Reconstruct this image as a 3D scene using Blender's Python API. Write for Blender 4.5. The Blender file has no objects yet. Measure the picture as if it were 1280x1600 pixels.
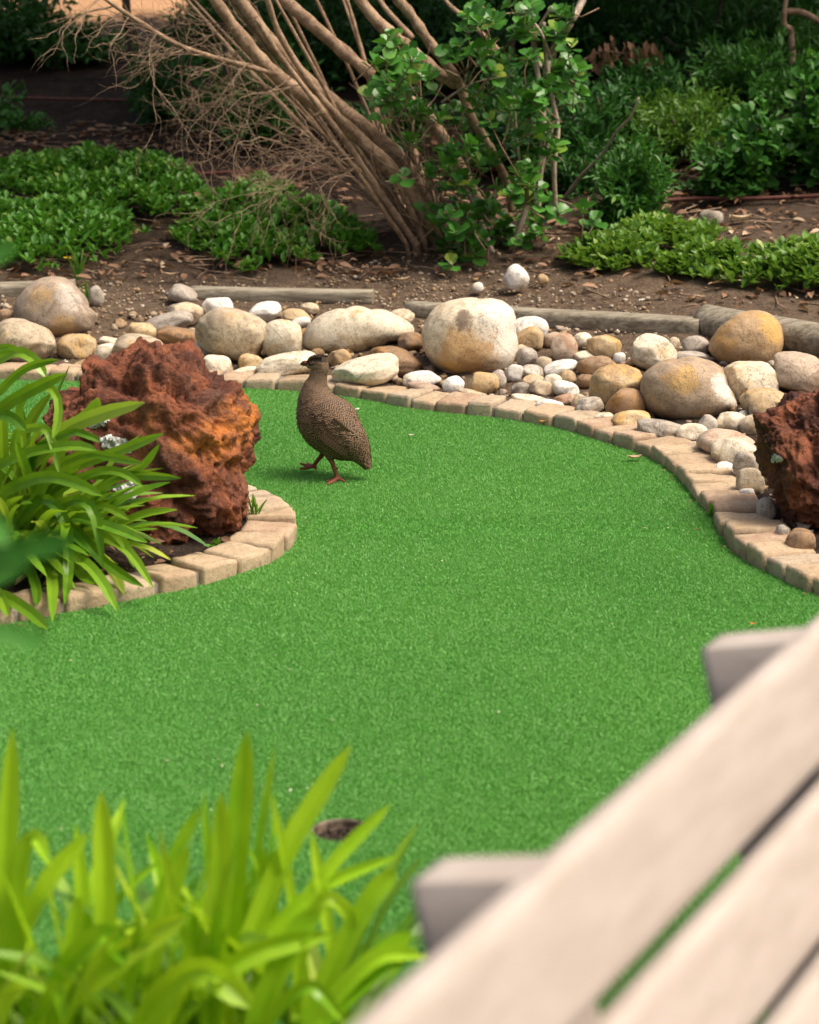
import bpy, bmesh, math, random
import numpy as np
from mathutils import Vector, Matrix, noise
from mathutils.bvhtree import BVHTree

R = math.radians
random.seed(11)
rng = np.random.default_rng(11)
sc = bpy.context.scene
col = sc.collection

# ------------------------------------------------------------------ camera
CAM_H, PITCH, FPX = 1.571, R(15.19), 3500.0      # eye height (m), downward tilt, focal length in photo pixels
cam = bpy.data.cameras.new('camera')
cam.sensor_fit = 'VERTICAL'; cam.sensor_height = 36.0; cam.sensor_width = 28.8
cam.lens = 36.0 * FPX / 1600.0
cam.clip_start = 0.05; cam.clip_end = 600
cam.dof.use_dof = True; cam.dof.focus_distance = 6.45; cam.dof.aperture_fstop = 4.6
camo = bpy.data.objects.new('camera', cam); col.objects.link(camo)
camo.location = (0, 0, CAM_H); camo.rotation_euler = (R(90) - PITCH, 0, 0)
sc.camera = camo

# ------------------------------------------------------------------ sky, sun, exposure
SUN_EL, SUN_AZ = R(61), R(106)                    # high, from the right and a little behind the camera (azimuth clockwise from +Y)
w = bpy.data.worlds.new('World'); sc.world = w; w.use_nodes = True
nt = w.node_tree
sky = nt.nodes.new('ShaderNodeTexSky'); sky.sky_type = 'NISHITA'; sky.sun_disc = False
sky.sun_elevation = SUN_EL; sky.sun_rotation = SUN_AZ
sky.air_density = 1.0; sky.dust_density = 9.0; sky.ozone_density = 0.6
bg = nt.nodes['Background']; bg.inputs['Strength'].default_value = 0.135
nt.links.new(sky.outputs[0], bg.inputs['Color'])
sun = bpy.data.lights.new('sun', 'SUN'); sun.energy = 2.1; sun.angle = R(24); sun.color = (1, .965, .9)
suno = bpy.data.objects.new('sun', sun); col.objects.link(suno)
S = Vector((math.sin(SUN_AZ) * math.cos(SUN_EL), math.cos(SUN_AZ) * math.cos(SUN_EL), math.sin(SUN_EL)))
suno.rotation_euler = S.to_track_quat('Z', 'Y').to_euler()
vs = sc.view_settings
sc.display_settings.display_device = 'sRGB'
vs.view_transform = 'Standard'; vs.look = 'None'; vs.gamma = 1; vs.use_curve_mapping = False
vs.exposure = 0.46
vs.use_white_balance = True; vs.white_balance_temperature = 6900; vs.white_balance_tint = 10
cy = sc.cycles
cy.use_denoising = True; cy.denoiser = 'OPENIMAGEDENOISE'; cy.denoising_prefilter = 'ACCURATE'
cy.max_bounces = 7; cy.diffuse_bounces = 3; cy.glossy_bounces = 2; cy.transmission_bounces = 3
cy.transparent_max_bounces = 6; cy.caustics_reflective = False; cy.caustics_refractive = False
cy.use_adaptive_sampling = True; cy.adaptive_threshold = 0.01
sc.render.film_transparent = False

# ------------------------------------------------------------------ survey: photo pixel -> place on the ground
CP, SP = math.cos(PITCH), math.sin(PITCH)
def ray(px, py):
    u = (px - 640) / FPX; v = (py - 800) / FPX
    return np.array([u, CP - v * SP, -(SP + v * CP)])
CAMP = np.array([0, 0, CAM_H])
def hitZ(px, py, z=0.0):
    d = ray(px, py); return CAMP + d * ((z - CAM_H) / d[2])
def atY(px, py, Y):
    d = ray(px, py); return CAMP + d * (Y / d[1])

def smooth(a, b, x):
    t = np.clip((x - a) / (b - a), 0, 1); return t * t * (3 - 2 * t)
def catmull(pts, n=8, closed=False):
    P = [np.array(p, float) for p in pts]; out = []
    m = len(P)
    for i in range(m if closed else m - 1):
        if closed: p0, p1, p2, p3 = P[i - 1], P[i], P[(i + 1) % m], P[(i + 2) % m]
        else: p0, p1, p2, p3 = P[max(i - 1, 0)], P[i], P[i + 1], P[min(i + 2, m - 1)]
        for k in range(n):
            t = k / n
            out.append(.5 * ((2 * p1) + (-p0 + p2) * t + (2 * p0 - 5 * p1 + 4 * p2 - p3) * t * t + (-p0 + 3 * p1 - 3 * p2 + p3) * t ** 3))
    if not closed: out.append(P[-1])
    return np.array(out)

# front foot of the brick edging: behind the green, and round the rockery island
BACK = [(-330, 588), (-200, 590), (-60, 593), (60, 597), (200, 601), (300, 604), (400, 610), (467, 613), (555, 623), (639, 638), (688, 644), (737, 649), (783, 653),
        (827, 660), (862, 666), (896, 675), (929, 686), (965, 697), (1001, 709), (1024, 721), (1045, 733), (1057, 745), (1071, 761), (1092, 787),
        (1108, 806), (1120, 825), (1139, 850), (1160, 869), (1199, 894), (1240, 915), (1280, 932), (1340, 955), (1430, 985)]
ISL = [(-200, 1012), (-100, 995), (0, 980), (60, 969), (107, 958), (176, 944), (247, 929), (328, 911), (394, 888), (431, 873), (458, 845), (466, 822)]
ISLT = [(461, 797), (434, 771), (397, 756), (350, 745), (280, 738), (180, 734), (80, 735), (-30, 742), (-200, 760)]
back_path = catmull([hitZ(*p)[:2] for p in BACK], 6)
isl_path = catmull([hitZ(*p)[:2] for p in ISL] + [hitZ(p[0], p[1], .038)[:2] for p in ISLT], 6)
outer_poly = np.vstack([back_path, [[2.6, 4.3], [2.6, 2.8], [-3.0, 2.8], [-3.0, 7.4]]])
isl_poly = isl_path

def seg_dist(P, poly, closed=True):
    A = poly; B = np.roll(poly, -1, 0)
    if not closed: A, B = A[:-1], B[:-1]
    best = np.full(len(P), 1e9)
    for a, b in zip(A, B):
        ab = b - a; L = ab @ ab + 1e-12
        t = np.clip(((P - a) @ ab) / L, 0, 1)
        dx = P - (a + t[:, None] * ab)
        best = np.minimum(best, dx[:, 0] ** 2 + dx[:, 1] ** 2)
    return np.sqrt(best)
def inside(P, poly):
    x, y = P[:, 0], P[:, 1]; r = np.zeros(len(P), bool)
    A = poly; B = np.roll(poly, -1, 0)
    for (x0, y0), (x1, y1) in zip(A, B):
        c = ((y0 > y) != (y1 > y))
        with np.errstate(divide='ignore', invalid='ignore'):
            xx = (x1 - x0) * (y - y0) / (y1 - y0 + 1e-15) + x0
        r ^= c & (x < xx)
    return r
outer_s, isl_s = np.vstack([back_path[::3], outer_poly[-4:]]), isl_poly[::3]
def green_d(P):
    """distance outside the green's edge (negative on the green), and whether in the island"""
    il = inside(P, isl_s); ins = inside(P, outer_s) & ~il
    d = np.minimum(seg_dist(P, outer_s), seg_dist(P, isl_s))
    return np.where(ins, -d, d), il
def terrain(P):
    P = np.atleast_2d(np.asarray(P, float))[:, :2]
    d, il = green_d(P)
    back = smooth(3.6, 5.2, P[:, 1]) * (~il)
    z = .02 + .03 * smooth(.12, .5, d)
    e = np.maximum(d - .75, 0)
    z = z + back * (.07 * smooth(.3, .95, d) + .17 * (e * e / (e + .35)))
    z = np.where(z > 1.4, 1.4 + .55 * np.tanh((z - 1.4) / .55), z)
    k = smooth(.015, .10, d)
    return z * k + (-.09) * (1 - k)
def T(x, y): return float(terrain([[x, y]])[0])
TS = np.concatenate([np.linspace(2.2, 16, 460), np.linspace(16.1, 40, 120)])
def hitT(px, py, lift=0.0):
    d = ray(px, py); P = CAMP + TS[:, None] * d
    g = P[:, 2] - lift - np.maximum(terrain(P[:, :2]), 0)
    i = np.argmax(g < 0)
    if g[i] >= 0: return P[-1]
    a, b = g[i - 1], g[i]; t = TS[i - 1] + (TS[i] - TS[i - 1]) * a / (a - b)
    return CAMP + d * t

# ------------------------------------------------------------------ mesh helpers
def mk(name, V, F, mat, parent=None, smooth_=True, attrs=None, loc=None):
    """ONE mesh object from world-space vertices; stored relative to its parent / origin"""
    V = np.asarray(V, float)
    if parent is not None: V = V - np.array(parent_world(parent))
    elif loc is not None: V = V - np.array(loc)
    me = bpy.data.meshes.new(name)
    if isinstance(F, np.ndarray):
        n, k = F.shape
        me.vertices.add(len(V)); me.vertices.foreach_set('co', V.astype(np.float32).ravel())
        me.loops.add(n * k); me.loops.foreach_set('vertex_index', F.astype(np.int32).ravel())
        me.polygons.add(n); me.polygons.foreach_set('loop_start', np.arange(0, n * k, k, dtype=np.int32))
        me.update(calc_edges=True)
    else:
        me.from_pydata([tuple(v) for v in V], [], [tuple(f) for f in F]); me.update()
    if smooth_: me.polygons.foreach_set('use_smooth', np.ones(len(me.polygons), bool))
    for k, a in (attrs or {}).items():
        a = np.asarray(a, np.float32)
        if a.ndim == 1:
            at = me.attributes.new(k, 'FLOAT', 'POINT'); at.data.foreach_set('value', a)
        else:
            at = me.attributes.new(k, 'FLOAT_VECTOR', 'POINT'); at.data.foreach_set('vector', a.ravel())
    if mat: me.materials.append(mat)
    o = bpy.data.objects.new(name, me); col.objects.link(o)
    if parent is not None: o.parent = parent
    elif loc is not None: o.location = tuple(loc)
    return o
def parent_world(p):
    v = Vector(p.location)
    while p.parent is not None: p = p.parent; v += Vector(p.location)
    return tuple(v)
def tag(o, label=None, cat=None, group=None, kind=None):
    if label: o['label'] = label
    if cat: o['category'] = cat
    if group: o['group'] = group
    if kind: o['kind'] = kind
    return o
def thing(name, label, cat, loc, group=None):
    o = bpy.data.objects.new(name, None); col.objects.link(o)
    o.location = tuple(float(c) for c in loc); o.empty_display_size = .05
    return tag(o, label, cat, group)
class MB:
    def __init__(s): s.V = []; s.F = []; s.n = 0; s.A = []
    def add(s, V, F, tint=None):
        V = np.asarray(V, float); s.V.append(V); F = np.asarray(F)
        s.F.append(F + s.n); s.n += len(V)
        s.A.append(np.full(len(V), random.random() if tint is None else tint) if np.ndim(tint) == 0 else np.asarray(tint))
    def build(s, name, mat, parent=None, **k):
        return mk(name, np.vstack(s.V), np.vstack(s.F), mat, parent, attrs={'tint': np.concatenate(s.A)}, **k)
def quads2tris(F):
    F = np.asarray(F); return np.vstack([F[:, [0, 1, 2]], F[:, [0, 2, 3]]])
def tube(pts, rad, sides=6):
    pts = np.asarray(pts, float); n = len(pts); rad = np.broadcast_to(rad, (n,))
    V = []; up = np.array([.31, .2, .93])
    for i in range(n):
        t = pts[min(i + 1, n - 1)] - pts[max(i - 1, 0)]; t = t / (np.linalg.norm(t) + 1e-12)
        a = np.cross(t, up)
        if np.linalg.norm(a) < .05: a = np.cross(t, [1, 0, 0])
        a /= np.linalg.norm(a); b = np.cross(t, a)
        for k in range(sides):
            th = 2 * math.pi * k / sides
            V.append(pts[i] + rad[i] * (math.cos(th) * a + math.sin(th) * b))
    F = []
    for i in range(n - 1):
        for k in range(sides):
            k2 = (k + 1) % sides
            F.append((i * sides + k, i * sides + k2, (i + 1) * sides + k2, (i + 1) * sides + k))
    V.append(pts[0]); V.append(pts[-1]); c0, c1 = n * sides, n * sides + 1
    T3 = quads2tris(F).tolist()
    for k in range(sides):
        k2 = (k + 1) % sides
        T3.append((c0, k2, k)); T3.append((c1, (n - 1) * sides + k, (n - 1) * sides + k2))
    return np.array(V), np.array(T3)

_ico = {}
def ico(s):
    if s not in _ico:
        bm = bmesh.new(); bmesh.ops.create_icosphere(bm, subdivisions=s, radius=1)
        V = np.array([v.co[:] for v in bm.verts]); F = np.array([[v.index for v in f.verts] for f in bm.faces]); bm.free()
        _ico[s] = (V, F)
    return _ico[s]
def vnoise(P, scale, off=0.0):
    return np.array([noise.noise((p[0] * scale + off, p[1] * scale + off * 1.7, p[2] * scale - off)) for p in P])
def vfbm(P, scale, off=0.0, oct=4):
    return np.array([noise.fractal((p[0] * scale + off, p[1] * scale + off * 1.7, p[2] * scale - off), .9, 2.1, oct) for p in P])

# ------------------------------------------------------------------ material helpers
def newmat(name):
    m = bpy.data.materials.new(name); m.use_nodes = True
    nt = m.node_tree; nt.nodes.clear()
    out = nt.nodes.new('ShaderNodeOutputMaterial')
    return m, nt, out
def nd(nt, typ, inp=None, **props):
    n = nt.nodes.new(typ)
    for k, v in props.items(): setattr(n, k, v)
    for k, v in (inp or {}).items():
        s = n.inputs[k]
        if isinstance(v, bpy.types.NodeSocket): nt.links.new(v, s)
        elif isinstance(v, tuple) and len(v) == 3 and s.type == 'RGBA': s.default_value = (*v, 1)
        else: s.default_value = v
    return n
def mixc(nt, fac, a, b, mode='MIX'):
    n = nd(nt, 'ShaderNodeMix', data_type='RGBA', blend_type=mode)
    for s, v in ((n.inputs[0], fac), (n.inputs[6], a), (n.inputs[7], b)):
        if isinstance(v, bpy.types.NodeSocket): nt.links.new(v, s)
        elif isinstance(v, tuple): s.default_value = (*v, 1)
        else: s.default_value = v
    return n.outputs[2]
def ramp(nt, fac, a, b, lo=0.0, hi=1.0):
    n = nd(nt, 'ShaderNodeMapRange', {0: fac, 1: a, 2: b, 3: lo, 4: hi}); n.interpolation_type = 'SMOOTHSTEP'
    return n.outputs[0]
def math_(nt, op, a, b=0.0):
    return nd(nt, 'ShaderNodeMath', {0: a, 1: b}, operation=op).outputs[0]
def objcoord(nt, rand=True):
    tc = nd(nt, 'ShaderNodeTexCoord').outputs['Object']
    if not rand: return tc
    oi = nd(nt, 'ShaderNodeObjectInfo')
    off = math_(nt, 'MULTIPLY', oi.outputs['Random'], 37.0)
    return nd(nt, 'ShaderNodeVectorMath', {0: tc, 1: off}, operation='ADD').outputs[0]
def noi(nt, vec, scale, detail=3.0, rough=.55, dist=0.0):
    return nd(nt, 'ShaderNodeTexNoise', {'Vector': vec, 'Scale': scale, 'Detail': detail, 'Roughness': rough, 'Distortion': dist}).outputs[0]
def bump(nt, h, strength, dist, normal=None):
    i = {'Strength': strength, 'Distance': dist, 'Height': h}
    if normal is not None: i['Normal'] = normal
    return nd(nt, 'ShaderNodeBump', i).outputs[0]
def pbsdf(nt, out, color, rough=.7, normal=None, spec=.4):
    b = nd(nt, 'ShaderNodeBsdfPrincipled', {'Base Color': color, 'Roughness': rough, 'Specular IOR Level': spec})
    if normal is not None: nt.links.new(normal, b.inputs['Normal'])
    if out is not None: nt.links.new(b.outputs[0], out.inputs[0])
    return b

def leafmat(name, c1, c2, c3=None, trans=.35, rough=.38, objrand=False, stripe=0.0, tcol=None):
    """c1 dark .. c2 light leaf colours picked per leaf; c3 an occasional third colour"""
    m, nt, out = newmat(name)
    if objrand: t = nd(nt, 'ShaderNodeObjectInfo').outputs['Random']
    else: t = nd(nt, 'ShaderNodeAttribute', attribute_name='tint').outputs['Fac']
    c = mixc(nt, t, c1, c2)
    if c3: c = mixc(nt, ramp(nt, t, .9, .96), c, c3)
    co = nd(nt, 'ShaderNodeTexCoord').outputs['Object']
    c = mixc(nt, ramp(nt, noi(nt, co, 14, 2), .3, .75), c, mixc(nt, .45, c, c2))
    b = pbsdf(nt, None, c, rough, None, .35)
    tr = nd(nt, 'ShaderNodeBsdfTranslucent', {'Color': mixc(nt, .5, c, tcol or (c2[0] * 1.25, c2[1] * 1.15, c2[2] * .5))})
    ms = nd(nt, 'ShaderNodeMixShader', {0: trans, 1: b.outputs[0], 2: tr.outputs[0]})
    nt.links.new(ms.outputs[0], out.inputs[0])
    return m

def stonemat(name, base, stain, dark, amt=.5, spots=(), rough=.72, grain=1.0):
    """river stone: patches of stain and grey film, speckle, fine pits; spots = (centre, radius, colour, strength) marks of one boulder"""
    m, nt, out = newmat(name)
    co = objcoord(nt, True); raw = objcoord(nt, False)
    oi = nd(nt, 'ShaderNodeObjectInfo').outputs['Random']
    n1 = noi(nt, co, 9, 4, .6, .6); n2 = noi(nt, co, 30, 5, .65); n3 = noi(nt, co, 170, 3, .6); n4 = noi(nt, co, 5, 3, .5, .3)
    c = mixc(nt, ramp(nt, n1, .62 - .3 * amt, .80 - .25 * amt), base, stain)
    c = mixc(nt, ramp(nt, n4, .56, .72, 0, .55), c, dark)
    c = mixc(nt, ramp(nt, n2, .48, .68, 0, .65), c, dark)
    c = mixc(nt, ramp(nt, n2, .30, .44, .5, 0), c, (min(base[0] * 1.35, .8), min(base[1] * 1.35, .78), min(base[2] * 1.4, .74)))
    for ctr, r, sc_, st in spots:
        dv = nd(nt, 'ShaderNodeVectorMath', {0: raw, 1: ctr}, operation='DISTANCE').outputs['Value']
        dd = math_(nt, 'ADD', math_(nt, 'DIVIDE', dv, r), math_(nt, 'MULTIPLY', math_(nt, 'SUBTRACT', noi(nt, raw, 22, 5, .7), .5), 1.7))
        c = mixc(nt, ramp(nt, dd, .55, 1.05, st, 0), c, sc_)
    c = mixc(nt, ramp(nt, n3, .52, .68, 0, .6 * grain), c, (dark[0] * .55, dark[1] * .5, dark[2] * .5))
    vein = ramp(nt, math_(nt, 'ABSOLUTE', math_(nt, 'SUBTRACT', noi(nt, co, 4.5, 4, .6, 1.2), .5)), .0, .016, .55, 0)
    c = mixc(nt, vein, c, (dark[0] * .6, dark[1] * .55, dark[2] * .5))
    v = ramp(nt, oi, 0, 1, .86, 1.12)
    c = mixc(nt, 1.0, c, nd(nt, 'ShaderNodeCombineColor', {0: v, 1: v, 2: v}).outputs[0], 'MULTIPLY')
    nb = bump(nt, n3, .35 * grain, .003, bump(nt, n2, .5, .007))
    pbsdf(nt, out, c, rough, nb, .35)
    return m

# ================================================================== SETTING
# ---- soil of the garden bank
def soilmat():
    m, nt, out = newmat('soil')
    co = objcoord(nt, False)
    n1 = noi(nt, co, 2.2, 5, .65); n2 = noi(nt, co, 24, 5, .7); n3 = noi(nt, co, 130, 3, .6)
    c = mixc(nt, ramp(nt, n1, .35, .65), (.019, .012, .009), (.046, .031, .023))
    c = mixc(nt, ramp(nt, n2, .45, .7, 0, .6), c, (.085, .06, .044))
    c = mixc(nt, ramp(nt, n3, .55, .72, 0, .6), c, (.022, .014, .010))
    c = mixc(nt, ramp(nt, n3, .3, .4, .35, 0), c, (.16, .12, .09))
    xyz = nd(nt, 'ShaderNodeSeparateXYZ', {0: co})
    wob = math_(nt, 'MULTIPLY', math_(nt, 'SUBTRACT', n1, .5), 1.6)
    pale = math_(nt, 'MULTIPLY', ramp(nt, math_(nt, 'ADD', xyz.outputs[1], wob), 8.3, 9.7, .8, 0), ramp(nt, xyz.outputs[1], 6.6, 7.3))         # dusty, paler earth close to the stones
    c = mixc(nt, math_(nt, 'MULTIPLY', pale, ramp(nt, n2, .3, .6, .45, 1)), c, (.19, .135, .092))
    sand = math_(nt, 'MULTIPLY', ramp(nt, math_(nt, 'ADD', xyz.outputs[1], wob), 13.25, 13.5), ramp(nt, xyz.outputs[0], -1.4, -1.25, 1, 0))              # bare orange sand past the shrubs
    c = mixc(nt, sand, c, (.62, .36, .2))
    nb = bump(nt, n3, .8, .012, bump(nt, n2, .8, .04))
    pbsdf(nt, out, c, .95, nb, .15)
    return m
xs = np.concatenate([np.linspace(-60, -4, 24, endpoint=False), np.linspace(-4, -2.2, 24, endpoint=False), np.linspace(-2.2, 2.4, 170, endpoint=False), np.linspace(2.4, 4.5, 24, endpoint=False), np.linspace(4.5, 60, 24)])
ys = np.concatenate([np.linspace(-10, 2, 24, endpoint=False), np.linspace(2, 9.6, 240, endpoint=False), np.linspace(9.6, 16, 110, endpoint=False), np.linspace(16, 120, 40)])
GX, GY = np.meshgrid(xs, ys)
P2 = np.stack([GX.ravel(), GY.ravel()], 1)
zz = terrain(P2)
gd, gi = green_d(P2)
P3 = np.column_stack([P2, zz])
near = (np.abs(P2[:, 0]) < 4) & (P2[:, 1] > 2) & (P2[:, 1] < 17) & (gd > .12)
bumpz = np.zeros(len(P3)); bumpz[near] = .035 * vnoise(P3[near], 2.3) * smooth(.5, 1.6, gd[near]) + .012 * vnoise(P3[near], 9, 3.)
P3[:, 2] += bumpz
nx, ny = len(xs), len(ys)
ii = (np.arange(ny - 1)[:, None] * nx + np.arange(nx - 1)[None]).ravel()
F = np.stack([ii, ii + 1, ii + nx + 1, ii + nx], 1)
M_soil = soilmat()
ground = mk('ground', P3, F, M_soil); tag(ground, 'brown sandy soil of the garden bank behind and around the green', kind='structure')

# ---- putting green: backing sheet with the cup cut out of it, and its pile
def turfz(x, y):
    return (.006 * np.sin(x * 1.7 + y * .9) * np.cos(y * 1.3 - .5 * x) + .011 * np.exp(-((y - 5.72 + .06 * x) / .07) ** 2) * smooth(-1.0, -.2, x) * (1 - smooth(.5, 1.2, x))
            - .011 * np.exp(-((y - 5.5 + .06 * x) / .16) ** 2))
CUP = hitZ(534, 1297)[:2]; CUP_R = .054
def turfmat():
    m, nt, out = newmat('artificial_turf')
    co = objcoord(nt, False)
    t = nd(nt, 'ShaderNodeAttribute', attribute_name='tint').outputs['Fac']
    n1 = noi(nt, co, 1.3, 4, .6); n2 = noi(nt, co, 170, 2, .6)
    c = mixc(nt, t, (.058, .25, .034), (.2, .48, .115))
    c = mixc(nt, ramp(nt, t, .965, .985), c, (.45, .62, .35))
    c = mixc(nt, ramp(nt, n1, .35, .7, 0, .45), c, (.17, .43, .09)); c = mixc(nt, ramp(nt, noi(nt, co, .55, 3, .55), .5, .75, 0, .4), c, (.05, .24, .035))
    b = pbsdf(nt, None, c, .5, None, .45)
    tr = nd(nt, 'ShaderNodeBsdfTranslucent', {'Color': mixc(nt, .4, c, (.22, .55, .08))})
    ms = nd(nt, 'ShaderNodeMixShader', {0: .25, 1: b.outputs[0], 2: tr.outputs[0]})
    nt.links.new(ms.outputs[0], out.inputs[0])
    return m
def turfbackmat():
    m, nt, out = newmat('turf_backing')
    co = objcoord(nt, False); n2 = noi(nt, co, 230, 3, .6)
    c = mixc(nt, ramp(nt, n2, .3, .7), (.035, .18, .022), (.10, .33, .055))
    pbsdf(nt, out, c, .8, bump(nt, n2, .8, .004), .2)
    return m
M_turf, M_turfback = turfmat(), turfbackmat()
nr, na = 150, 120
rad = CUP_R * (1 + .02) * np.exp(np.linspace(0, math.log(6.0 / CUP_R), nr))
an = np.linspace(0, 2 * math.pi, na, endpoint=False)
RR, AA = np.meshgrid(rad, an, indexing='ij')
px_, py_ = CUP[0] + RR * np.cos(AA), CUP[1] + RR * np.sin(AA)
V = np.stack([px_.ravel(), py_.ravel(), turfz(px_, py_).ravel()], 1)
V = np.vstack([V, V[:na] + [0, 0, -.012]])
F = []
for i in range(nr - 1):
    a = i * na + np.arange(na); b = i * na + (np.arange(na) + 1) % na
    F.append(np.stack([a, a + na, b + na, b], 1))
F = np.vstack(F)
gdt, _ = green_d(V[:, :2])
cen = gdt[F].min(1)
F = F[cen < .02]
a = np.arange(na); b = (a + 1) % na
F = np.vstack([F, np.stack([a, b, nr * na + b, nr * na + a], 1)])
green = mk('putting_green', V, F, M_turfback); tag(green, 'bright green artificial turf putting green with one hole', kind='structure')
# pile: short curled fibres
N = 3000000
yy = 2.75 + (8.0 - 2.75) * rng.random(N) ** 1.25
xx = (rng.random(N) * 2 - 1) * (.21 * yy + .12)
keep = rng.random(N) < (.21 * yy + .12) / 1.8
P = np.stack([xx, yy], 1)[keep]
P = P[inside(P, outer_s) & ~inside(P, isl_s) & (np.hypot(P[:, 0] - CUP[0], P[:, 1] - CUP[1]) > CUP_R)]
n = len(P); dist = P[:, 1] / 6.0
th = rng.random(n) * 2 * math.pi; hh = (.003 + .004 * rng.random(n)); wd = .0010 + .0008 * rng.random(n)
ln = (rng.normal(0, .0032, (n, 2)))
z0 = turfz(P[:, 0], P[:, 1]) + .0005
ax = np.stack([np.cos(th), np.sin(th)], 1)
V = np.empty((n, 3, 3))
V[:, 0, :2] = P - ax * wd[:, None]; V[:, 1, :2] = P + ax * wd[:, None]
V[:, 2, :2] = P + ln
V[:, 0, 2] = z0; V[:, 1, 2] = z0; V[:, 2, 2] = z0 + hh
F = np.arange(n * 3).reshape(n, 3)
tn = np.clip(.5 + .19 * rng.normal(size=n), 0, .95)
tn[rng.random(n) < .006] = 1.0
pile = mk('turf_pile', V.reshape(-1, 3), F, M_turf, green, smooth_=False, attrs={'tint': np.repeat(tn, 3)})
pile['kind'] = 'stuff'; print('pile', n)

# ---- cup
def plainmat(name, c1, c2, scale=40, rough=.7, bd=.004, bs=.5, spec=.3):
    m, nt, out = newmat(name)
    co = objcoord(nt, True); n1 = noi(nt, co, scale, 4, .65)
    pbsdf(nt, out, mixc(nt, ramp(nt, n1, .35, .65), c1, c2), rough, bump(nt, n1, bs, bd), spec)
    return m
M_cup = plainmat('cup_plastic', (.05, .035, .025), (.2, .15, .11), 60, .55)
M_debris = leafmat('cup_debris', (.010, .006, .005), (.055, .036, .026), (.2, .15, .11), trans=.05, rough=.9)
cup = thing('golf_cup', 'round hole in the turf filled with dark leaf debris', 'golf hole', (CUP[0], CUP[1], -.1))
V = []; F = []
prof = [(CUP_R, .001), (CUP_R - .003, .0015), (CUP_R - .004, -.004), (CUP_R - .005, -.1), (0.001, -.1)]
ns = 48
for r_, z_ in prof:
    for k in range(ns): V.append((CUP[0] + r_ * math.cos(2 * math.pi * k / ns), CUP[1] + r_ * math.sin(2 * math.pi * k / ns), z_ - .002))
for i in range(len(prof) - 1):
    for k in range(ns): F.append((i * ns + k, i * ns + (k + 1) % ns, (i + 1) * ns + (k + 1) % ns, (i + 1) * ns + k))
mk('cup_liner', V, F, M_cup, cup)
mb = MB(); iv, iF = ico(1)
for k in range(420):
    r_ = .048 * math.sqrt(random.random()); a_ = random.random() * 6.283
    c = np.array([CUP[0] + r_ * math.cos(a_), CUP[1] + r_ * math.sin(a_), -.030 + .014 * random.random() - .012 * (1 - r_ / .05)])
    s_ = np.array([.008, .004, .0025]) * (.5 + random.random())
    q = Matrix.Rotation(random.random() * 6.28, 3, 'Z') @ Matrix.Rotation(random.uniform(-.7, .7), 3, 'X')
    mb.add(c + (iv * s_ * (1 + .3 * rng.normal(size=(len(iv), 1)))) @ np.array(q).T, iF)
o = mb.build('leaf_debris', M_debris, cup, smooth_=False); o['kind'] = 'stuff'

# ---- brick edging
def brickmat():
    m, nt, out = newmat('tan_brick')
    co = objcoord(nt, True); oi = nd(nt, 'ShaderNodeObjectInfo').outputs['Random']
    n1 = noi(nt, co, 16, 5, .65); n2 = noi(nt, co, 70, 4, .7); n3 = noi(nt, co, 260, 2, .6)
    c = mixc(nt, oi, (.38, .275, .175), (.48, .36, .235))
    oj = math_(nt, 'FRACT', math_(nt, 'MULTIPLY', oi, 7.31))
    c = mixc(nt, ramp(nt, oj, .6, .95, 0, .8), c, (.36, .235, .165)); c = mixc(nt, ramp(nt, oj, .3, .02, 0, .7), c, (.43, .36, .275))
    c = mixc(nt, ramp(nt, n1, .4, .7, 0, .7), c, (.52, .41, .285))
    c = mixc(nt, ramp(nt, n2, .5, .7, 0, .65), c, (.24, .175, .115))
    c = mixc(nt, ramp(nt, n3, .55, .68, 0, .5), c, (.12, .085, .06))
    c = mixc(nt, ramp(nt, noi(nt, co, 7, 3, .6, .5), .55, .75, 0, .75), c, (.19, .145, .1))
    nb = bump(nt, n3, .4, .003, bump(nt, n2, .6, .006))
    pbsdf(nt, out, c, .88, nb, .2)
    return m
M_brick = brickmat()
M_mortar = plainmat('grey_mortar', (.13, .11, .09), (.27, .24, .205), 90, .9)
BASEC = []
def base_box(nu, nv, nw):
    """surface grid of the unit cube with nu x nv x nw cells -> verts in [0,1]^3, quads"""
    idx = {}; V = []; F = []
    def vid(p):
        if p not in idx: idx[p] = len(V); V.append((p[0] / nu, p[1] / nv, p[2] / nw))
        return idx[p]
    for i in range(nu):
        for j in range(nv):
            for k, fl in ((0, 1), (nw, 0)):
                q = [vid((i, j, k)), vid((i + 1, j, k)), vid((i + 1, j + 1, k)), vid((i, j + 1, k))]; F.append(q[::-1] if fl else q)
    for i in range(nu):
        for k in range(nw):
            for j, fl in ((0, 0), (nv, 1)):
                q = [vid((i, j, k)), vid((i + 1, j, k)), vid((i + 1, j, k + 1)), vid((i, j, k + 1))]; F.append(q[::-1] if fl else q)
    for j in range(nv):
        for k in range(nw):
            for i, fl in ((0, 1), (nu, 0)):
                q = [vid((i, j, k)), vid((i, j + 1, k)), vid((i, j + 1, k + 1)), vid((i, j, k + 1))]; F.append(q[::-1] if fl else q)
    return np.array(V), np.array(F)
def ease(t, e):            # push grid lines towards the edges so that roundings get faces
    return np.where(t < .5, .5 * (2 * t) ** e, 1 - .5 * (2 - 2 * t) ** e)
def rbox(U, size, r):
    """round the edges of a box of size (sx,sy,sz) given cube coords U in [0,1]"""
    s = np.array(size); p = (U - .5) * s; inner = np.maximum(s / 2 - r, 1e-5)
    c = np.clip(p, -inner, inner); d = p - c; L = np.linalg.norm(d, axis=1, keepdims=True)
    q = np.where(L > 1e-9, c + d / np.maximum(L, 1e-9) * r, p)
    return q / s + .5
BV, BF = base_box(6, 6, 5)
BVe = ease(BV, 1.6)
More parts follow.
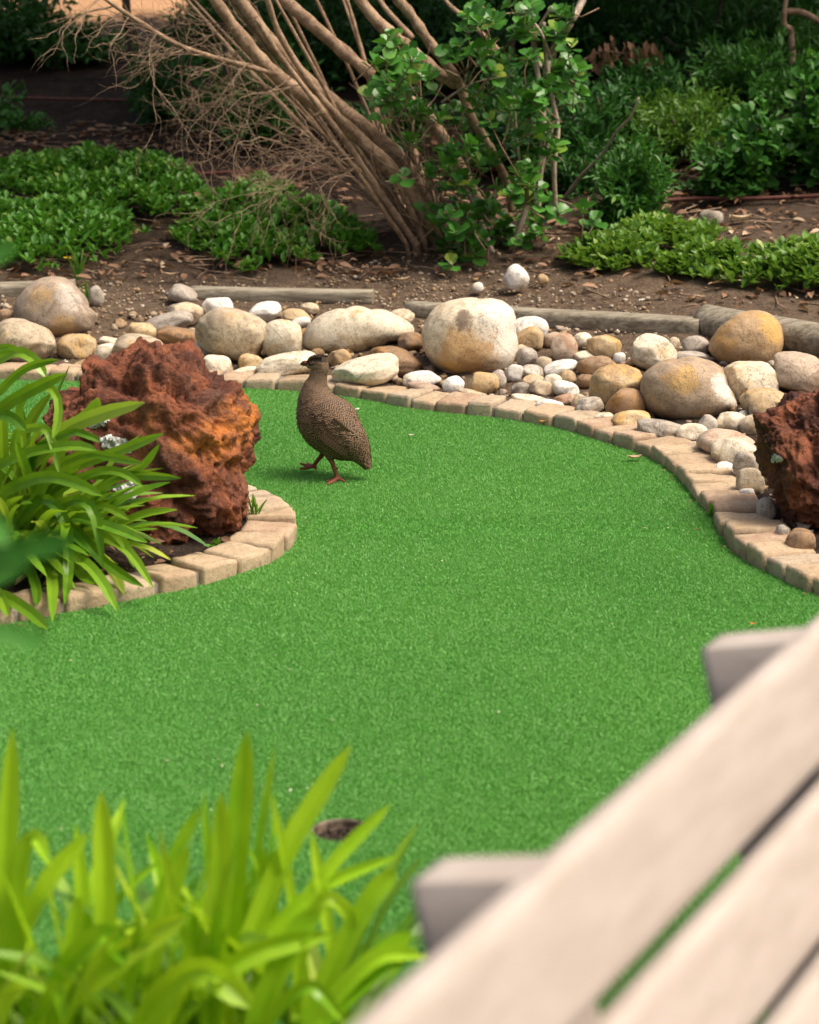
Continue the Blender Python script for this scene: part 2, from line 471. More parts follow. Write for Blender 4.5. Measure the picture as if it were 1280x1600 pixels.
class Path:
    def __init__(s, pts):
        s.P = np.asarray(pts); s.L = np.concatenate([[0], np.cumsum(np.linalg.norm(np.diff(s.P, axis=0), axis=1))])
    def at(s, l):
        return np.array([np.interp(l, s.L, s.P[:, 0]), np.interp(l, s.L, s.P[:, 1])])
    def nrm(s, l):
        t = s.at(min(l + .05, s.L[-1])) - s.at(max(l - .05, 0)); t /= np.linalg.norm(t)
        return np.array([-t[1], t[0]])
def kerb(path, label, depth, w0, w1, joint):
    pa = Path(path); c = pa.at(pa.L[-1] / 2)
    k = thing('brick_edging', label, 'brick edging', (c[0], c[1], -.06))
    l = 0.0
    while l < pa.L[-1] - w1:
        wd = random.uniform(w0, w1); a, b = l, l + wd; l = b + joint * random.uniform(.7, 1.4)
        dep = depth * random.uniform(.94, 1.06); top = .038 + random.uniform(-.006, .005); bot = -.06
        ins = random.uniform(-.004, .004)
        U = rbox(BVe, (wd, dep, top - bot), .0065)
        fa, fb = pa.at(a) + pa.nrm(a) * ins, pa.at(b) + pa.nrm(b) * ins
        ba, bb = fa + pa.nrm(a) * dep, fb + pa.nrm(b) * dep
        if np.linalg.norm(bb - ba) < .03: m_ = (ba + bb) / 2; ba = m_ + (fa - fb) * .2; bb = m_ + (fb - fa) * .2
        u, v, h = U[:, 0:1], U[:, 1:2], U[:, 2:3]
        XY = (fa * (1 - u) + fb * u) * (1 - v) + (ba * (1 - u) + bb * u) * v
        tilt = random.uniform(-.004, .004); tl2 = random.uniform(-.004, .004)
        Z = bot + (top - bot) * h + h * (tilt * (u - .5) * 2 + tl2 * (v - .5) * 2)
        V = np.hstack([XY, Z])
        nv = np.stack([vnoise(V, 28, q) for q in (0., 5., 9.)], 1) * .0036 + np.stack([vnoise(V, 75, q) for q in (1., 6., 8.)], 1) * .0018
        mk('brick', V + nv, BF, M_brick, k)
    ls = np.arange(0.005, pa.L[-1] - w1 * .5, .03)
    rows = [(.012, -.06), (.012, .022), (.016, .026), (depth - .02, .027), (depth - .018, -.06)]
    V = []; F = []
    for x in ls:
        for (o_, z_) in rows:
            p = pa.at(x) + pa.nrm(x) * o_; V.append((p[0], p[1], z_ + .004 * math.sin(x * 23 + o_ * 40)))
    nr_ = len(rows)
    for i in range(len(ls) - 1):
        for j in range(nr_ - 1): F.append((i * nr_ + j, (i + 1) * nr_ + j, (i + 1) * nr_ + j + 1, i * nr_ + j + 1))
    mk('mortar', V, F, M_mortar, k)
    return k
kerb(back_path, 'long curving row of tan bricks edging the green in front of the river stones', .145, .078, .104, .009)
kerb(isl_path, 'rounded row of tan bricks around the rust-red rock and strappy plants', .125, .095, .125, .014)

# ================================================================== STONES
SM = {
 'tan':   stonemat('stone_tan', (.50, .41, .29), (.5, .34, .17), (.25, .19, .135), .45),
 'cream': stonemat('stone_cream', (.72, .64, .49), (.6, .44, .23), (.4, .32, .23), .35),
 'white': stonemat('stone_white', (.74, .70, .63), (.62, .54, .41), (.38, .34, .29), .3),
 'ochre': stonemat('stone_ochre', (.52, .385, .22), (.54, .33, .11), (.25, .17, .105), .55),
 'grey':  stonemat('stone_grey', (.43, .38, .32), (.46, .37, .26), (.22, .185, .15), .35),
 'brown': stonemat('stone_brown', (.30, .195, .115), (.38, .2, .07), (.16, .105, .07), .6),
 'pink':  stonemat('stone_pink', (.5, .39, .29), (.44, .24, .14), (.32, .23, .17), .4),
}
def place_centre(cx, cy, H, sink):
    p = hitT(cx, cy)
    for _ in range(5):
        z = max(T(p[0], p[1]), .01) + H * (.5 - sink); p = hitZ(cx, cy, z)
    return p
def stone_shape(sub, seed, box=.85, cuts=4, nz=.09):
    V, F = ico(sub); V = V.copy(); r = random.Random(seed)
    V = np.sign(V) * np.abs(V) ** box
    V /= np.linalg.norm(V, axis=1).max() ** .5
    for _ in range(cuts):
        n = np.array([r.gauss(0, 1), r.gauss(0, 1), r.gauss(0, .8)]); n /= np.linalg.norm(n); d = r.uniform(.70, .93)
        q = V @ n - d; s = np.where(q > 0, q * .82, 0); V -= s[:, None] * n
    k = 1 + nz * vnoise(V, 1.3, seed * 1.31) + nz * .35 * vnoise(V, 3.7, seed * .77) + nz * .12 * vnoise(V, 9, seed)
    V *= k[:, None]
    V -= (V.max(0) + V.min(0)) / 2; V /= (V.max(0) - V.min(0)) / 2
    return V, F
def stone(bb, colr, label, sub=4, dr=.8, box=.88, cuts=4, nz=.1, roll=0.0, sink=.16, name='river_stone', group=None, mat=None, cat='stone'):
    x0, y0, x1, y1 = bb; cx, cy = (x0 + x1) / 2, (y0 + y1) / 2
    p = hitT(cx, cy); seed = int(x0 * 7 + y0 * 13) % 991 + 1
    for _ in range(2):
        d = p - CAMP; Z = d[1] * CP - d[2] * SP; s = FPX / Z; al = math.atan2(-d[2], d[1])
        W = (x1 - x0) / s; D = W * dr; h = (y1 - y0) / s
        if D > 1.6 * h / math.cos(al): D = 1.6 * h / math.cos(al)
        H = math.sqrt(max(h * h - (D * math.sin(al)) ** 2, (.55 * h) ** 2)) / math.cos(al) / (1 - sink * .6)
        p = place_centre(cx, cy, H, sink)
    V, F = stone_shape(sub, seed, box, cuts, nz)
    V = V * np.array([W, D, H]) / 2
    if roll:
        c, s_ = math.cos(roll), math.sin(roll); x, z = V[:, 0] * c - V[:, 2] * s_, V[:, 0] * s_ + V[:, 2] * c
        V[:, 0], V[:, 2] = x * W / 2 / np.abs(x).max(), z * H / 2 / np.abs(z).max()
    o = mk(name, V + p, F, mat or SM[colr], loc=p)
    return tag(o, label, cat, group)
def boulder(prof, D, label, mat, sub=5, name='boulder', sink=.12, nz=.05, base=None, lat=.62, seed=3, cat='boulder', post=None):
    """outline read off the photograph, carried round a body of depth D"""
    pr = np.array(prof, float); cx = (pr[:, 0].min() + pr[:, 0].max()) / 2; cyy = (pr[:, 1].min() + pr[:, 1].max()) / 2
    p = hitT(cx, pr[:, 1].max() - 6 if base is None else base)
    d = p - CAMP; Z = d[1] * CP - d[2] * SP
    p = CAMP + ray(cx, cyy) * (Z + D * .35)
    s = FPX / (Z + D * .35)
    q = (pr - [cx, cyy]) / s; ang = np.arctan2(-q[:, 1], q[:, 0]); rad_ = np.hypot(q[:, 0], q[:, 1])
    o_ = np.argsort(ang); ang, rad_ = ang[o_], rad_[o_]
    ang = np.concatenate([ang[-1:] - 2 * math.pi, ang, ang[:1] + 2 * math.pi]); rad_ = np.concatenate([rad_[-1:], rad_, rad_[:1]])
    V, F = ico(sub)
    ph = np.arctan2(V[:, 2], V[:, 0]); r = np.interp(ph, ang, rad_)
    cl = np.hypot(V[:, 0], V[:, 2]) ** lat; sl = np.sign(V[:, 1]) * np.abs(V[:, 1]) ** .9
    W = np.stack([np.cos(ph) * r * cl, sl * D / 2, np.sin(ph) * r * cl], 1)
    # smooth polygon corners a little
    t = -PITCH * .75; c_, s_ = math.cos(t), math.sin(t)
    W = np.stack([W[:, 0], W[:, 1] * c_ - W[:, 2] * s_, W[:, 1] * s_ + W[:, 2] * c_], 1)
    if post: W = post(W)
    else:
        m = np.abs(W).max(); U = W / m
        W = W * (1 + nz * vnoise(U, 1.7, seed) + nz * .4 * vnoise(U, 4.5, seed + 3) + nz * .15 * vnoise(U, 12, seed + 5))[:, None]
    o = mk(name, W + p, F, mat, loc=p); return tag(o, label, cat)

mA = stonemat('boulder_greytan', (.37, .29, .215), (.42, .28, .14), (.25, .195, .15), .35, [((.07, -.1, .06), .07, (.52, .46, .4), .8), ((.05, -.14, -.05), .06, (.5, .31, .12), .7)])
boulder([(23, 490), (30, 465), (52, 442), (75, 433), (105, 434), (125, 455), (138, 480), (151, 492), (145, 515), (128, 525), (95, 533), (60, 526), (28, 508)], .28,
        'large grey-tan boulder with a flat top at the left end of the stone bed', mA, seed=4)
mD = stonemat('boulder_cream', (.74, .66, .5), (.52, .36, .16), (.42, .33, .22), .3, [((.03, -.12, -.05), .09, (.5, .33, .14), .6)])
boulder([(473, 535), (482, 510), (505, 490), (540, 483), (580, 484), (620, 494), (645, 510), (644, 526), (610, 535), (580, 547), (550, 556), (510, 556), (478, 549)], .27,
        'long smooth cream boulder behind the bird with a low pointed right end', mD, seed=8)
mI = stonemat('boulder_stained', (.62, .52, .38), (.5, .31, .12), (.3, .22, .15), .3, [((.12, -.12, .06), .15, (.62, .575, .5), .9), ((-.01, -.15, -.03), .12, (.44, .25, .09), .8), ((.0, -.15, -.04), .06, (.3, .16, .06), .6), ((-.02, -.13, .085), .045, (.13, .085, .06), .9), ((-.06, -.14, -.07), .05, (.5, .28, .07), .7)])
boulder([(660, 540), (664, 508), (680, 482), (710, 470), (750, 468), (785, 471), (801, 485), (806, 520), (806, 560), (795, 578), (760, 590), (725, 593), (692, 581), (672, 562)], .34,
        'large squarish boulder with orange-brown stains and a white right side', mI, seed=5)
mR = stonemat('boulder_brown', (.36, .27, .185), (.4, .25, .11), (.22, .165, .12), .45, [((.12, -.13, .05), .07, (.62, .57, .5), .95), ((.15, -.12, .0), .05, (.6, .55, .48), .8), ((-.02, -.14, .06), .05, (.5, .31, .1), .7)])
boulder([(1000, 610), (1005, 585), (1025, 568), (1060, 562), (1100, 562), (1124, 573), (1135, 600), (1150, 637), (1135, 645), (1105, 658), (1070, 662), (1035, 655), (1010, 640)], .32,
        'broad brown boulder with a white streak on its right shoulder among the cobbles', mR, seed=6)
mQ = stonemat('boulder_orange', (.45, .31, .175), (.5, .29, .1), (.3, .2, .12), .6, [((.07, -.1, .06), .07, (.55, .33, .08), .7)])
boulder([(1108, 545), (1118, 522), (1140, 500), (1165, 488), (1195, 488), (1215, 503), (1224, 530), (1212, 560), (1195, 577), (1160, 575), (1125, 565)], .27,
        'orange-tan boulder leaning against the round log at the right', mQ, seed=7)

ST = [
 ((-8, 502, 84, 566), 'tan', 'speckled tan boulder in front of the large grey-tan boulder', 5),
 ((91, 524, 150, 561), 'ochre', 'flat yellow stone at the foot of the large grey-tan boulder', 4),
 ((148, 539, 182, 566), 'cream', 'small pale rounded stone right of the flat yellow stone', 4),
 ((155, 527, 194, 543), 'cream', 'thin flat cream stone lying behind the small pale rounded stone', 4),
 ((179, 525, 258, 570), 'tan', 'wide yellowish tan stone partly hidden by the rust-red rock peak', 4),
 ((199, 504, 246, 530), 'ochre', 'bright yellow-orange stone left of the grey slab', 4),
 ((230, 488, 300, 519), 'grey', 'angular grey-green slab stone tilted on the soil', 4),
 ((246, 512, 310, 541), 'brown', 'dark grey-brown stone in front of the grey slab', 4),
 ((262, 474, 316, 506), 'tan', 'tan stone with a yellow end behind the grey slab', 4),
 ((263, 446, 308, 473), 'grey', 'grey-tan oval stone sitting alone beside the left timber end', 4),
 ((316, 467, 363, 497), 'white', 'white angular stone in front of the left timber', 4),
 ((306, 485, 417, 559), 'tan', 'large mottled tan boulder above the right shoulder of the rust-red rock', 5),
 ((387, 473, 439, 503), 'white', 'greyish white stone behind the large mottled tan boulder', 4),
 ((410, 503, 471, 557), 'cream', 'upright cream stone with an orange tinge left of the long cream boulder', 5),
 ((285, 535, 328, 560), 'white', 'pale grey-white stone beside the peak of the rust-red rock', 4),
 ((315, 557, 363, 585), 'cream', 'cream stone against the edging bricks right of the rust-red rock', 4),
 ((373, 555, 411, 581), 'ochre', 'pale yellow cobble between the mottled boulder and the edging', 4),
 ((364, 573, 402, 587), 'cream', 'low cream pebble touching the edging bricks left of the bird', 4),
 ((404, 550, 500, 588), 'cream', 'flat-topped tan slab behind the head of the bird', 5),
 ((139, 449, 163, 477), 'grey', 'small grey stone tucked behind the large grey-tan boulder', 4),
 ((-6, 484, 24, 509), 'brown', 'dark brown stone at the left picture edge', 4),
 ((116, 560, 156, 576), 'tan', 'half-buried tan stone against the edging at the left', 4),
 ((442, 484, 486, 506), 'ochre', 'light orange cobble below the end of the left timber', 4),
 ((456, 496, 485, 511), 'white', 'little white stone in front of the light orange cobble', 3),
 ((470, 474, 498, 490), 'tan', 'small tan cobble touching the left timber', 4),
 ((512, 548, 549, 572), 'ochre', 'orange cobble squeezed under the long cream boulder behind the bird', 4),
 ((521, 556, 623, 607), 'cream', 'smooth cream oval stone with fine lines right of the bird neck', 5),
 ((576, 542, 658, 586), 'brown', 'brown oval stone left of the large stained boulder', 5),
 ((607, 483, 647, 509), 'tan', 'tan stone behind the pointed end of the long cream boulder', 4),
 ((630, 581, 688, 605), 'white', 'flat grey-white stone below the large stained boulder', 4),
 ((637, 596, 686, 614), 'pink', 'pinkish flat stone resting by the edging below the stained boulder', 4),
 ((692, 590, 726, 616), 'white', 'white egg-shaped stone at the foot of the stained boulder', 4),
 ((732, 584, 779, 618), 'ochre', 'ochre-brown domed stone below the stained boulder', 4),
 ((766, 580, 791, 609), 'grey', 'grey stone right of the ochre-brown domed stone', 4),
 ((791, 571, 817, 598), 'white', 'small white pebble with a yellow spot right of the stained boulder', 4),
 ((716, 608, 761, 622), 'tan', 'low flat tan stone by the edging in front of the ochre-brown dome', 4),
 ((623, 521, 663, 550), 'brown', 'dark brown stone in the shade between the cream and stained boulders', 4),
 ((462, 514, 492, 533), 'brown', 'brown stone in the shade left of the long cream boulder', 4),
 ((802, 497, 856, 527), 'white', 'long white stone below the middle timber', 4),
 ((807, 512, 849, 547), 'ochre', 'yellow rounded stone right of the top of the stained boulder', 4),
 ((849, 521, 882, 543), 'pink', 'pinkish cobble behind the upright tan cobble', 4),
 ((862, 524, 902, 564), 'pink', 'upright pinkish tan cobble below the middle timber', 4),
 ((894, 521, 925, 543), 'cream', 'cream and yellow angular cobble under the middle timber', 4),
 ((916, 525, 970, 560), 'ochre', 'brown-yellow stone below the middle of the middle timber', 4),
 ((902, 557, 963, 592), 'brown', 'reddish brown stone with a yellow broken face', 4),
 ((896, 549, 929, 566), 'cream', 'cream cobble behind the reddish brown stone', 4),
 ((851, 563, 904, 590), 'white', 'whitish oval cobble left of the reddish brown stone', 4),
 ((815, 571, 852, 593), 'grey', 'grey-tan oval cobble left of the whitish oval cobble', 4),
 ((806, 545, 840, 572), 'grey', 'angular grey cobble right of the stained boulder', 4),
 ((807, 539, 827, 557), 'tan', 'tiny tan cobble above the angular grey cobble', 3),
 ((837, 559, 863, 581), 'tan', 'small tan cobble above the whitish oval cobble', 3),
 ((800, 599, 829, 619), 'grey', 'grey pebble near the edging right of the yellow-spotted pebble', 4),
 ((815, 586, 850, 606), 'tan', 'tan cobble behind the pointed tan pebble', 4),
 ((828, 595, 865, 620), 'tan', 'pointed tan pebble near the edging left of the white pebble', 4),
 ((849, 586, 878, 609), 'cream', 'cream pebble with an orange edge in the middle of the cobbles', 4),
 ((873, 580, 900, 601), 'ochre', 'small orange pebble in front of the reddish brown stone', 4),
 ((863, 596, 904, 620), 'white', 'white pebble pile stone just behind the edging', 4),
 ((902, 587, 930, 605), 'brown', 'brown pebble left of the ochre-grey boulder', 4),
 ((922, 572, 1005, 639), 'ochre', 'ochre and grey boulder left of the broad brown boulder', 5),
 ((986, 526, 1057, 577), 'cream', 'cream and yellow boulder behind the broad brown boulder', 5),
 ((1067, 527, 1108, 554), 'grey', 'rounded grey stone below the right end of the middle timber', 4),
 ((1055, 549, 1110, 568), 'grey', 'flat grey-tan stone lying on top behind the broad brown boulder', 4),
 ((1129, 568, 1213, 626), 'cream', 'smooth cream boulder below the orange-tan boulder', 5),
 ((1207, 554, 1292, 614), 'pink', 'pinkish tan boulder at the right picture edge', 5),
 ((1157, 608, 1234, 652), 'ochre', 'ochre-tan stone behind the dark red rock at the right', 4),
 ((1171, 622, 1215, 661), 'tan', 'tan rounded stone in front of the ochre-tan stone', 4),
 ((948, 610, 1009, 656), 'brown', 'grey-brown banded stone in front of the ochre and grey boulder', 4),
 ((901, 622, 943, 650), 'grey', 'grey striped pebble close to the edging', 4),
 ((893, 617, 918, 643), 'tan', 'tan pebble left of the grey striped pebble', 4),
 ((957, 642, 1015, 669), 'ochre', 'low stone with a yellow end against the edging', 4),
 ((997, 656, 1080, 687), 'grey', 'long flat grey stone below the broad brown boulder', 4),
 ((1057, 664, 1105, 692), 'cream', 'round cream stone right of the long flat grey stone', 4),
 ((1119, 646, 1167, 678), 'cream', 'cream and yellow stone below the smooth cream boulder', 4),
 ((1089, 651, 1122, 684), 'grey', 'grey stone with an orange foot between two cream stones', 4),
 ((1091, 674, 1178, 718), 'pink', 'red-streaked pinkish stone near the bend of the edging', 4),
 ((1112, 688, 1184, 731), 'cream', 'pale cream stone in front of the red-streaked stone', 4),
 ((1156, 650, 1194, 679), 'tan', 'tan cobble left of the top of the dark red rock', 4),
 ((1152, 642, 1172, 658), 'white', 'tiny bluish white pebble below the smooth cream boulder', 3),
 ((1119, 723, 1147, 743), 'white', 'white pebble between the edging and the stones left of the dark red rock', 4),
 ((1146, 706, 1193, 754), 'grey', 'grey-tan stone leaning on the dark red rock', 4),
 ((1150, 734, 1194, 779), 'tan', 'brownish tan stone beside the left foot of the dark red rock', 4),
 ((1182, 780, 1211, 816), 'grey', 'small grey stone wedged between edging and dark red rock', 4),
 ((1210, 822, 1232, 848), 'grey', 'narrow grey pebble behind the edging below the dark red rock', 4),
 ((1229, 828, 1273, 868), 'brown', 'flat brown stone leaning under the dark red rock', 4),
 ((1155, 764, 1179, 782), 'white', 'small white pebble behind the tuft of grass in the edging', 3),
 ((1074, 691, 1098, 706), 'pink', 'pinkish chip of stone right on the edging bend', 3),
 ((800, 616, 863, 631), 'cream', 'thin cream slab lying along the edging', 4),
 ((838, 625, 880, 640), 'white', 'thin white slab right of the cream slab along the edging', 4),
 ((866, 616, 902, 636), 'pink', 'pinkish brown pebble left of the grey striped pebble', 4),
 ((958, 551, 977, 570), 'white', 'tiny white stone right of the reddish brown stone', 3),
 ((1045, 528, 1063, 547), 'tan', 'tiny tan stone right of the cream and yellow boulder', 3),
 ((924, 645, 958, 661), 'cream', 'low cream stone touching the edging left of the yellow-ended stone', 4),
 ((787, 416, 826, 452), 'white', 'white faceted rock alone on the soil below the leafy shrub', 4),
 ((840, 429, 857, 444), 'ochre', 'small yellow pebble right of the white faceted rock', 3),
 ((738, 442, 756, 458), 'white', 'small white pebble on the soil left of the white faceted rock', 3),
 ((1093, 330, 1129, 352), 'grey', 'pale grey rock on the dark soil beside the brown hose', 4),
]
for bb, c, lab, sub in ST:
    gx, gy = (bb[2] - bb[0]) * .035, (bb[3] - bb[1]) * .035; bb = (bb[0] - gx, bb[1] - gy, bb[2] + gx, bb[3] + gy)
    big = sub >= 5
    stone(bb, c, lab, sub, dr=random.uniform(.7, .95), box=random.uniform(.78, .95), cuts=5 if big else random.choice((4, 6, 8)), nz=.09 if big else .1, roll=random.uniform(-.35, .35), sink=.12 if big else .18)

# ---- filler pebbles and gravel in the gaps (uncountable)
def world_poly(pp): return np.array([hitT(*p)[:2] for p in pp])
def sample_poly(W, n, margin=0.0):
    lo, hi = W.min(0), W.max(0); out = []
    while sum(len(o) for o in out) < n:
        P = lo + (hi - lo) * rng.random((n * 2, 2)); out.append(P[inside(P, W)])
    return np.vstack(out)[:n]
def scatter_stones(name, P, smin, smax, mat, label, sub=2, lift=.3):
    V0, F0 = ico(sub); mb = MB(); z = terrain(P)
    for (x, y), zz_ in zip(P, z):
        s = smin * (smax / smin) ** (random.random() ** 2.2)
        V = V0 * np.array([1, random.uniform(.6, 1), random.uniform(.45, .8)]) * s
        V = V * (1 + .22 * rng.normal(size=(len(V0), 1)))
        a = random.random() * 6.28; c, sn = math.cos(a), math.sin(a)
        V = np.stack([V[:, 0] * c - V[:, 1] * sn, V[:, 0] * sn + V[:, 1] * c, V[:, 2]], 1)
        mb.add(V + [x, y, zz_ + s * lift], F0)
    o = mb.build(name, mat); return tag(o, label, kind='stuff')
def gravelmat():
    m, nt, out = newmat('gravel')
    t = nd(nt, 'ShaderNodeAttribute', attribute_name='tint').outputs['Fac']
    cr = nd(nt, 'ShaderNodeValToRGB', {0: t}); e = cr.color_ramp.elements
    e[0].color = (.13, .09, .06, 1); e[1].color = (.55, .48, .4, 1)
    for p, c in ((.3, (.28, .2, .13)), (.5, (.36, .23, .11)), (.7, (.33, .27, .21)), (.9, (.46, .37, .27))):
        k = e.new(p); k.color = (*c, 1)
    co = objcoord(nt, False); n2 = noi(nt, co, 150, 3)
    pbsdf(nt, out, mixc(nt, ramp(nt, n2, .5, .8, 0, .5), cr.outputs[0], (.12, .09, .07)), .85, bump(nt, n2, .4, .003), .25)
    return m
M_gravel = gravelmat()
bedW = world_poly([(-60, 470), (150, 470), (330, 490), (480, 495), (650, 500), (800, 500), (960, 530), (1100, 530), (1280, 560), (1400, 600), (1400, 930), (1290, 905), (1200, 870), (1150, 800), (1110, 740), (1000, 680), (860, 645), (700, 622), (560, 604), (400, 590), (200, 580), (-60, 575)])
P = sample_poly(bedW, 1500); g, il = green_d(P); P = P[(g > .17)]
scatter_stones('bed_pebbles', P, .006, .022, M_gravel, 'small mixed pebbles filling the gaps between the river stones')
soilW = world_poly([(-40, 440), (350, 440), (600, 405), (720, 400), (880, 420), (1000, 440), (1320, 480), (1320, 560), (1090, 535), (800, 510), (300, 500), (-40, 500)])
P = sample_poly(soilW, 3200); g, il = green_d(P); P = P[(g > .3)]
scatter_stones('gravel', P, .003, .012, M_gravel, 'fine gravel strewn over the soil behind the stones', 1)

# ---- timbers
def woodmat(name, c1, c2, c3):
    m, nt, out = newmat(name)
    co = objcoord(nt, True)
    st = nd(nt, 'ShaderNodeMapping', {'Vector': co, 'Scale': (3, 60, 60)}).outputs[0]
    n1 = noi(nt, st, 1.0, 5, .7, .4); n2 = noi(nt, co, 12, 4, .6)
    c = mixc(nt, ramp(nt, n1, .35, .65), c1, c2); c = mixc(nt, ramp(nt, n2, .5, .75, 0, .6), c, c3)
    c = mixc(nt, ramp(nt, n1, .64, .72, 0, .7), c, (c3[0] * .4, c3[1] * .4, c3[2] * .4))
    pbsdf(nt, out, c, .9, bump(nt, n1, .7, .006), .15); return m
M_log = woodmat('weathered_wood', (.17, .145, .105), (.36, .325, .25), (.11, .09, .065))
def log(p0, p1, r0, r1, label, halfround=False, sink=.3, mat=M_log):
    """p0,p1: photo pixels of the log's axis on the soil"""
    a, b = hitT(*p0), hitT(*p1)
    a[2] = T(a[0], a[1]) + r0 * (1 - 2 * sink); b[2] = T(b[0], b[1]) + r1 * (1 - 2 * sink)
    ax = b - a; L = np.linalg.norm(ax); ax /= L
    sd = np.cross(ax, [0, 0, 1]); sd /= np.linalg.norm(sd); up = np.cross(sd, ax)
    n, m_ = 26, 22; V = []; F = []
    for i in range(n):
        t = i / (n - 1); r = r0 + (r1 - r0) * t
        for k in range(m_):
            th = 2 * math.pi * k / m_
            cx, cz = math.cos(th), math.sin(th)
            if halfround: cx = np.sign(cx) * abs(cx) ** .45; cz = np.sign(cz) * abs(cz) ** .6 * .85
            rr = r * (1 + .05 * noise.noise((t * L * 3, cx * 1.5, cz * 1.5)) + .03 * noise.noise((t * L * 1.2, cx * 7, cz * 7)))
            V.append(a + ax * t * L + sd * cx * rr + up * cz * rr + sd * .01 * math.sin(t * 4 + L))
    for i in range(n - 1):
        for k in range(m_):
            k2 = (k + 1) % m_; F.append((i * m_ + k, i * m_ + k2, (i + 1) * m_ + k2, (i + 1) * m_ + k))
    F.append(tuple(range(m_))[::-1]); F.append(tuple((n - 1) * m_ + k for k in range(m_)))
    # local frame: x along the log
    o = mk('timber_edging', V, F, mat, loc=(a + b) / 2)
    for p in o.data.polygons:
        if len(p.vertices) > 4: p.use_smooth = False
    return tag(o, label, 'timber')
log((-70, 462), (118, 456), .038, .036, 'grey timber edging half hidden behind the large grey-tan boulder at the left', True)
log((300, 464), (583, 470), .034, .032, 'straight grey split timber edging behind the cream and white stones', True)
log((640, 489), (1095, 522), .036, .044, 'long grey-green timber edging right of the stained boulder', True)
log((1102, 515), (1330, 558), .060, .062, 'thick round grey log lying behind the orange-tan boulder', False, .25)

# ================================================================== RUST-RED ROCKS
def lavamat(name, hot, warm=.5):
    m, nt, out = newmat(name)
    co = objcoord(nt, False)
    n1 = noi(nt, co, 7, 6, .68, .4); n2 = noi(nt, co, 26, 5, .7, .3); n3 = noi(nt, co, 110, 4, .65); n4 = noi(nt, co, 4.2, 3, .55, .4)
    c = mixc(nt, ramp(nt, n1, .36, .62), (.07, .024, .015), (.25, .08, .036))
    c = mixc(nt, ramp(nt, n4, .5, .68, 0, .55), c, (.2, .1, .065))
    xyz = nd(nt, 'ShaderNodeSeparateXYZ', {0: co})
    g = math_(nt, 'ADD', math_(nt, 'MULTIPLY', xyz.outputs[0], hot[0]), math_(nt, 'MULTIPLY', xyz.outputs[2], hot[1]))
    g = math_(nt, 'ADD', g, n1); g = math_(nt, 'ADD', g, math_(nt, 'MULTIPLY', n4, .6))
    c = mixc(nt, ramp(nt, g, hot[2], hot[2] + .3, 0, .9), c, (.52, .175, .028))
    c = mixc(nt, ramp(nt, n2, .52, .7, 0, .75), c, (.035, .016, .012))
    c = mixc(nt, ramp(nt, n3, .55, .7, 0, .6), c, (.03, .014, .01))
    c = mixc(nt, ramp(nt, n3, .30, .40, .4, 0), c, (.33, .16, .09))
    nb = bump(nt, n3, .7, .006, bump(nt, n2, .9, .018))
    pbsdf(nt, out, c, .8, nb, .3)
    return m
def lava_post(seed, amp=1.0):
    def f(W):
        m = .25
        d1 = np.array([noise.noise_vector(p * 5 + Vector((seed, seed, seed)))[:] for p in map(Vector, W)]) * .030 * amp
        W = W + d1
        n = W / np.linalg.norm(W, axis=1, keepdims=True)
        a = np.array([noise.turbulence(Vector(p) * 9 + Vector((seed, 0, 0)), 5, False) for p in W])
        v = np.array([noise.voronoi(Vector(p) * 15 + Vector((0, seed, 0)))[0][0] for p in W])
        v2 = np.array([noise.voronoi(Vector(p) * 42 + Vector((0, seed, 0)))[0][0] for p in W])
        v3 = np.array([noise.voronoi(Vector(p) * 95 + Vector((0, seed, 0)))[0][0] for p in W])
        f3 = vfbm(W, 30, seed, 4)
        return W + n * (.036 * (a - .5) - .045 * (np.clip(.62 - v, 0, 1) ** 1.0 - .15) - .028 * np.clip(.5 - v2, 0, 1) - .016 * np.clip(.5 - v3, 0, 1) + .012 * f3)[:, None] * amp
    return f
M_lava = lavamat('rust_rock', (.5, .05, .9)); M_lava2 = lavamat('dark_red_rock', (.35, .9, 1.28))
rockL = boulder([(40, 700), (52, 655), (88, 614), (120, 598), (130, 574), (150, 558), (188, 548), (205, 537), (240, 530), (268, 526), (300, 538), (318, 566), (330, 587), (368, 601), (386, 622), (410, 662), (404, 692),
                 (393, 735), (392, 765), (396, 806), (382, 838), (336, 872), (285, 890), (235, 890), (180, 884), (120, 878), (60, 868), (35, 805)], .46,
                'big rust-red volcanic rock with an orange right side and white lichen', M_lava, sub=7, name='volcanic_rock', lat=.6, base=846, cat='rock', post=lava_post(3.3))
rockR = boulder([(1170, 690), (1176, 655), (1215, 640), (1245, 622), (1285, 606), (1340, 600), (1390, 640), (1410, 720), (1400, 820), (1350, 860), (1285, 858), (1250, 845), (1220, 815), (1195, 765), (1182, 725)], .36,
                'dark maroon volcanic rock cut off by the right picture edge', M_lava2, sub=7, name='volcanic_rock', lat=.6, base=835, cat='rock', post=lava_post(9.1))
